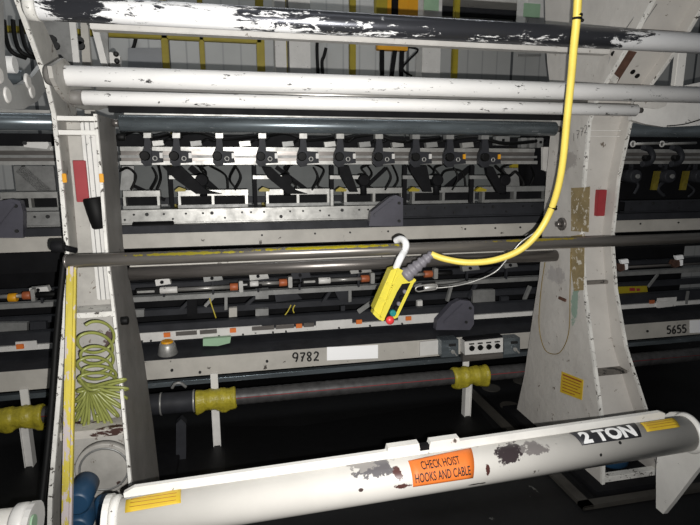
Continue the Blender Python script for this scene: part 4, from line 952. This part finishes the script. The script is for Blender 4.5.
# ================================================================== LEFT BAY
t = thing('roller_hook', 'grey C-shaped hook plate with white bushings at the far left', 'hook plate', PY(20, 108, 1.95))
out = [(-30, -20), (3, -20), (4, 20), (5, 55), (8, 78), (14, 86), (22, 84), (34, 76), (42, 65), (48, 75), (47, 88), (38, 101), (24, 109), (0, 110), (-30, 108)]
MB().prism([PX(x, y, -.76) for x, y in out], (-.018, .0, 0)).build('plate', mat('grey_hook_paint', '9c9c9a', .45, dirt=.15), t)
for x, y in ((7, 95), (31.5, 91), (27.5, 81), (-1, 75)):
    c = PX(x, y, -.76); MB().lathe(c + Vector((-.004, 0, 0)), c + Vector((.006, 0, 0)), [(0, .028), (.6, .028), (1, .022)], 20).build('bushing', 'white_clean', t)
tag(MB().cyl((-1.3, 2.25, zat(20, 65, 2.25)), (-.785, 2.25, zat(20, 65, 2.25)), .030, 28).build('short_roller', mat('chipped_white_roller', 'dcdcda', .4, dirt=.1, chip=.35, chipcol='222222', cscale=28)), 'chipped white roller stub left of the left stand', 'roller')
tag(MB().cyl((-1.3, 2.32, zat(20, 78, 2.32)), (-.785, 2.32, zat(20, 78, 2.32)), .028, 28).build('short_roller', 'roller_dark'), 'grey-blue roller stub under the chipped white one at far left', 'roller')
for i, dx in enumerate((0, 9, 17)):
    tag(MB().tube([PY(4 + dx, 20, 2.9), PY(6 + dx, 38, 2.88), PY(12 + dx, 52, 2.86), PY(26 + dx, 58, 2.9)], .010, 9).build('black_hose', 'black'), ['leftmost of the three black hoses at the top left corner', 'middle one of the three black hoses at the top left corner', 'rightmost of the three black hoses at the top left corner'][i], 'hose', 'black hoses at top left')
t = thing('label_bracket', 'small white lever on the rail left of the left stand', 'lever', PY(35, 148, 3.0))
MB().ppx([(23, 142), (48, 142), (49, 145), (47, 149), (24, 147)], 2.995, .04).build('lever', 'white_clean', t)
c = PY(25, 143, 2.995); MB().cyl(c, c + Vector((0, -.01, 0)), .01, 10).build('screw', 'ink', t)
longbar('left_panel', 'grey panel under the rail at far left', 'panel', 166, 200, 20, 3.48, .03, 'alu_dull', 15, 55, False)

# ================================================================== BACKGROUND ABOVE
Yw = 4.2
yfm = thing('guard_frame', 'yellow tubular guard frame in front of the back wall', 'guard frame', PY(200, 110, Yw))
zt = PY(200, 31.5, Yw).z; zb2 = PY(200, 36, Yw).z
mb = MB(); hb(mb, -10, 262, 34.5, 40.5, 200, Yw, .05, .006); mb.build('top_rail', 'yellow_wall', yfm)
for a, b in ((164, 171), (201.5, 206.5), (258, 266), (350, 356), (286, 289)):
    X0 = XA(a, zt - .4, Yw); X1 = XA(b, zt - .4, Yw)
    MB().box(X0, X1, Yw, Yw + .05, .0, zt + .5, .006).build('post', 'yellow_wall', yfm)
for a, b in ((452, 457),):
    X0 = XA(a, zt - .4, Yw); X1 = XA(b, zt - .4, Yw)
    tag(MB().box(X0, X1, Yw, Yw + .05, .0, zt + .7, .006).build('yellow_post', 'yellow_wall'), 'single yellow post on the back wall right of the white column', 'post')
def column(a, b, lb, green=None, ybot=None, Y=4.0):
    z = 2.2; X0 = XA(a, z, Y); X1 = XA(b, z, Y)
    t = thing('white_column', lb, 'column', ((X0 + X1) / 2, Y + .08, 0 if ybot is None else PY(a, ybot, Y).z), 'white columns')
    zlo = 0 if ybot is None else PY(a, ybot, Y).z
    MB().box(X0, X1, Y, Y + .16, zlo, 3.3, .006).build('column', 'white_clean', t)
    if green:
        p0 = PY(a + 2, green[0], Y - .003); p1 = PY(b - 1.5, green[1], Y - .003); MB().box(p0.x, p1.x, Y - .006, Y, p1.z, p0.z).build('green_label', 'greenlab', t)
    return t
column(276, 287, 'narrow white column behind, left of the wide one')
column(290, 311, 'wide white column left of the middle')
column(422, 440, 'white column with green label right of the middle', (-6, 11))
column(522, 541, 'short white box with green label near the yellow cable', (3, 18), 26)
t = thing('amber_carriage', 'amber yellow machine carriage on the back wall', 'carriage', PY(393, 50, 3.9))
for a, b, m in ((377, 388, 'yellow_wall'), (388, 392, 'amber'), (392.5, 399, 'darker'), (399, 409, 'amber'), (409, 419, 'amber')):
    X0 = XA(a, 2.9, 3.9); X1 = XA(b, 2.9, 3.9); MB().box(X0, X1, 3.9, 3.98, PY(a, 16, 3.9).z, 3.25, .004).build('upright_panel', m, t)
mb = MB(); hb(mb, 378, 408, 43.5, 50, 393, 3.88, .06, .004); mb.build('bottom_bar', 'amber', t)
for x, xb in ((382, 382), (395, 391), (402, 401)):
    MB().obox(PY(x, 50, 3.9), PY(xb, 80, 3.9), .02, .03).build('leg', 'darker', t)
MB().tube([PY(x, y, 3.9) for x, y in ((408, 47), (418, 50), (410, 59), (403, 67), (405, 72), (412, 76))], .008, 7).build('cable', 'black', t)
for x, y0, y1, lb in ((323, 48, 76, 'black hose hanging left of the wide column on the back wall'), (318, 20, 74, 'black hose hanging on the back wall near the middle'), (133, 38, 66, 'black hose on the back wall at left')):
    tag(MB().tube([PY(x + 3, y0, 4.58), PY(x + 1, y0 + 8, 4.58), PY(x - 1, (y0 + y1) / 2, 4.58), PY(x, y1, 4.58)], .014, 8).build('wall_hose', 'black'), lb, 'hose')
# grey panel cabinet on the wall (left) and light band at top right
mbx = MB(); mbx.ppx([(128, 48), (162, 48), (162, 76), (128, 76)], 4.35, .25); tag(mbx.build('grey_cabinet', 'wall_cab' if 'wall_cab' in M else mat('grey_cabinet_paint', '8b8d90', .5, dirt=.05)), 'plain grey cabinet on the wall behind the yellow frame', 'cabinet')
t = thing('overhead_beam', 'pale overhead beam with dark band at the top right of the back wall', 'beam', PY(500, 4, 4.4))
mb = MB(); hb(mb, 440, 562, -14, 2, 500, 4.3, .3, .004); mb.build('beam', 'stand', t)
mb = MB(); hb(mb, 440, 562, 8, 16, 500, 4.5, .1, .004); mb.build('dark_band', 'dark', t)
tag(MB().ppx([(519, 54), (541, 54), (541, 56), (519, 56)], 4.58, .02).build('wall_strip', 'alu'), 'short white strip on the back wall under the flat bar', 'strip')

# parts visible behind left stand top: posts and fittings between the roller lines
t = thing('riser_frame', 'group of white risers behind the top of the left stand', 'frame', PY(95, 80, 2.95))
MB().obox(PY(72, 16, 2.9), PY(77, 66, 2.9), .03, .016, .002, Vector((0, 1, 0))).build('riser', 'white_clean', t)
MB().ppx([(80, 14), (87, 16), (97, 140), (86, 140)], 3.10, .03).build('riser_plate', 'beige', t)
MB().obox(PY(92, 16, 2.9), PY(105, 66, 2.9), .03, .02, .002, Vector((0, 1, 0))).build('riser', 'white_clean', t)
MB().ppx([(40, 20), (70, 20), (76, 66), (58, 66), (48, 50)], 3.0, .02).build('back_sheet', 'alu_dull', t)
MB().ppx([(94, 18), (107, 20), (109, 66), (103, 66)], 2.96, .02).build('back_sheet', 'alu_dull', t)
for x, y in ((53, 40), (56, 46), (81, 46), (80, 41)):
    c = PY(x, y, 2.94); MB().cyl(c, c + Vector((0, -.02, 0)), .02, 10).build('bolt', 'ink', t)
t = thing('small_valve', 'small white valve with black knobs above the roller, right of the left stand', 'valve', PY(113, 66, 3.0))
MB().ppx([(106, 53), (111, 52), (120, 56), (120, 66), (106, 66)], 3.0, .04).build('body', 'white_clean', t)
for x, y in ((116, 54), (117, 61)):
    c = PY(x, y, 2.99); MB().ball(c, .014).build('knob', 'ink', t)

tag(MB().box(2.05, 3.6, 3.42, 3.6, zat(650, 232, 3.42), zat(650, 136, 3.42), .004).build('bay_shade_panel', 'darker'), 'added black panel standing in for the dark behind the right bay clamps', 'housing')  # black panel added so the right bay stays dark behind
for x0, y0, x1, y1, m, lb in ((205, 306, 214, 296, 'alu_dull', 'left of the long yellow string'), (322, 303, 330, 291, 'dark', 'beside the dark hopper'), (447, 301, 451, 286, 'alu_dull', 'above the lower gusset'), (468, 298, 476, 284, 'dark', 'left of the pale green-grey plate'),
        (180, 310, 190, 300, 'dark', 'near the left stand'), (246, 305, 256, 296, 'dark', 'between the second and third collars'), (386, 303, 392, 290, 'dark', 'behind the hoist control'), (524, 300, 530, 286, 'alu_dull', 'touching the right stand')):
    tag(MB().obox(PY(x0, y0, 3.1), PY(x1, y1, 3.1), .03, .018, .002).build('linkage_bar', m), 'short slanted link bar below the air cylinders, ' + lb, 'bar', 'slanted link bars')
for i, (pts_, r_) in enumerate((((( 120, 172), (128, 168), (136, 176), (131, 190)), .007), (((196, 166), (206, 172), (204, 184), (212, 190)), .006), (((290, 166), (286, 176), (296, 186), (292, 191)), .006), (((366, 165), (372, 174), (366, 184), (376, 190)), .006),
        (((428, 166), (434, 172), (428, 182), (438, 190)), .006), (((496, 168), (508, 176), (516, 172), (524, 184), (518, 190)), .010), (((530, 166), (534, 176), (528, 190)), .006))):
    tag(MB().tube([PY(x, y - (1 if k == 0 else 0), 3.03 if k == 0 else 3.13) for k, (x, y) in enumerate(pts_)], r_, 7).build('cable_loop', 'black'), 'black cable loop hanging from the silver rail, %s from the left stand' % ordn[i], 'cable', 'cable loops')
for i, (x0, x1, y) in enumerate(((124, 168, 133), (170, 260, 134.5), (262, 340, 135.5), (345, 440, 137), (445, 545, 139))):
    tag(MB().tube([PY(x0, y + 2, 3.10), PY(x0 * .7 + x1 * .3, y - 2.5, 3.0), PY(x0 * .4 + x1 * .6, y + 4.5, 2.99), PY(x1, y + 1, 3.10)], .011, 8).build('cable_bundle', 'black'), 'thick black cable bundle sagging over the tray, %s from the left stand' % ordn[i], 'cable', 'cable bundles over the tray')

tag(MB().cyl((1.99, 2.93, zat(650, 266, 2.93)), (3.55, 2.93, zat(650, 266, 2.93)), .009, 10).build('thin_rod', 'steel_dark'), 'thin rod in the dark right bay carrying the two shiny clips', 'rod')

t_m = mat('wall_shade_grey', '5d605f', .6, dirt=.3, dscale=2.5)  # darker grey for sheets added to give the wall behind its shade
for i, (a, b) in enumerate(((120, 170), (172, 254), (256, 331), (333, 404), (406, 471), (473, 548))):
    tag(MB().ppx([(a, 128), (b, 128), (b, 200), (a, 200)], 3.57, .02).build('wall_shade_sheet', t_m), 'added grey sheet toned as the shaded wall behind the clamps, %s from the left stand' % ordn[i], 'sheet', 'wall shade sheets')

for i, (pts_, r_) in enumerate(((((632, 166), (628, 176), (638, 184), (634, 194)), .010), (((660, 166), (668, 176), (658, 188), (664, 196)), .012), (((690, 166), (684, 180), (694, 190), (688, 197)), .008))):
    tag(MB().tube([PY(x, y - (1 if k == 0 else 0), 3.03 if k == 0 else 3.13) for k, (x, y) in enumerate(pts_)], r_, 8).build('cable_loop', 'dark'), 'dark cable hanging in the right bay, %s of three from the stand' % ordn[i], 'cable', 'cables of the right bay')
for x, lb in ((630, 'beside the right stand'), (664, 'between the two curved clamps'), (694, 'at the right edge')):
    t = thing('drive_motor', 'dark small motor under the clamp rail in the right bay, ' + lb, 'motor', PY(x, 182, 3.05), 'motors of the right bay')
    p = PY(x, 176, 3.06); MB().cyl((p.x, 3.0, p.z), (p.x, 3.12, p.z), .045, 18, .006).build('housing', 'dark', t)
    MB().cyl((p.x, 2.985, p.z), (p.x, 3.0, p.z), .015, 12).build('shaft', 'alu_dull', t)
    MB().box(p.x - .01, p.x + .01, 3.05, 3.07, p.z, zat(300, 161, 3.06)).build('hanger', 'dark', t)
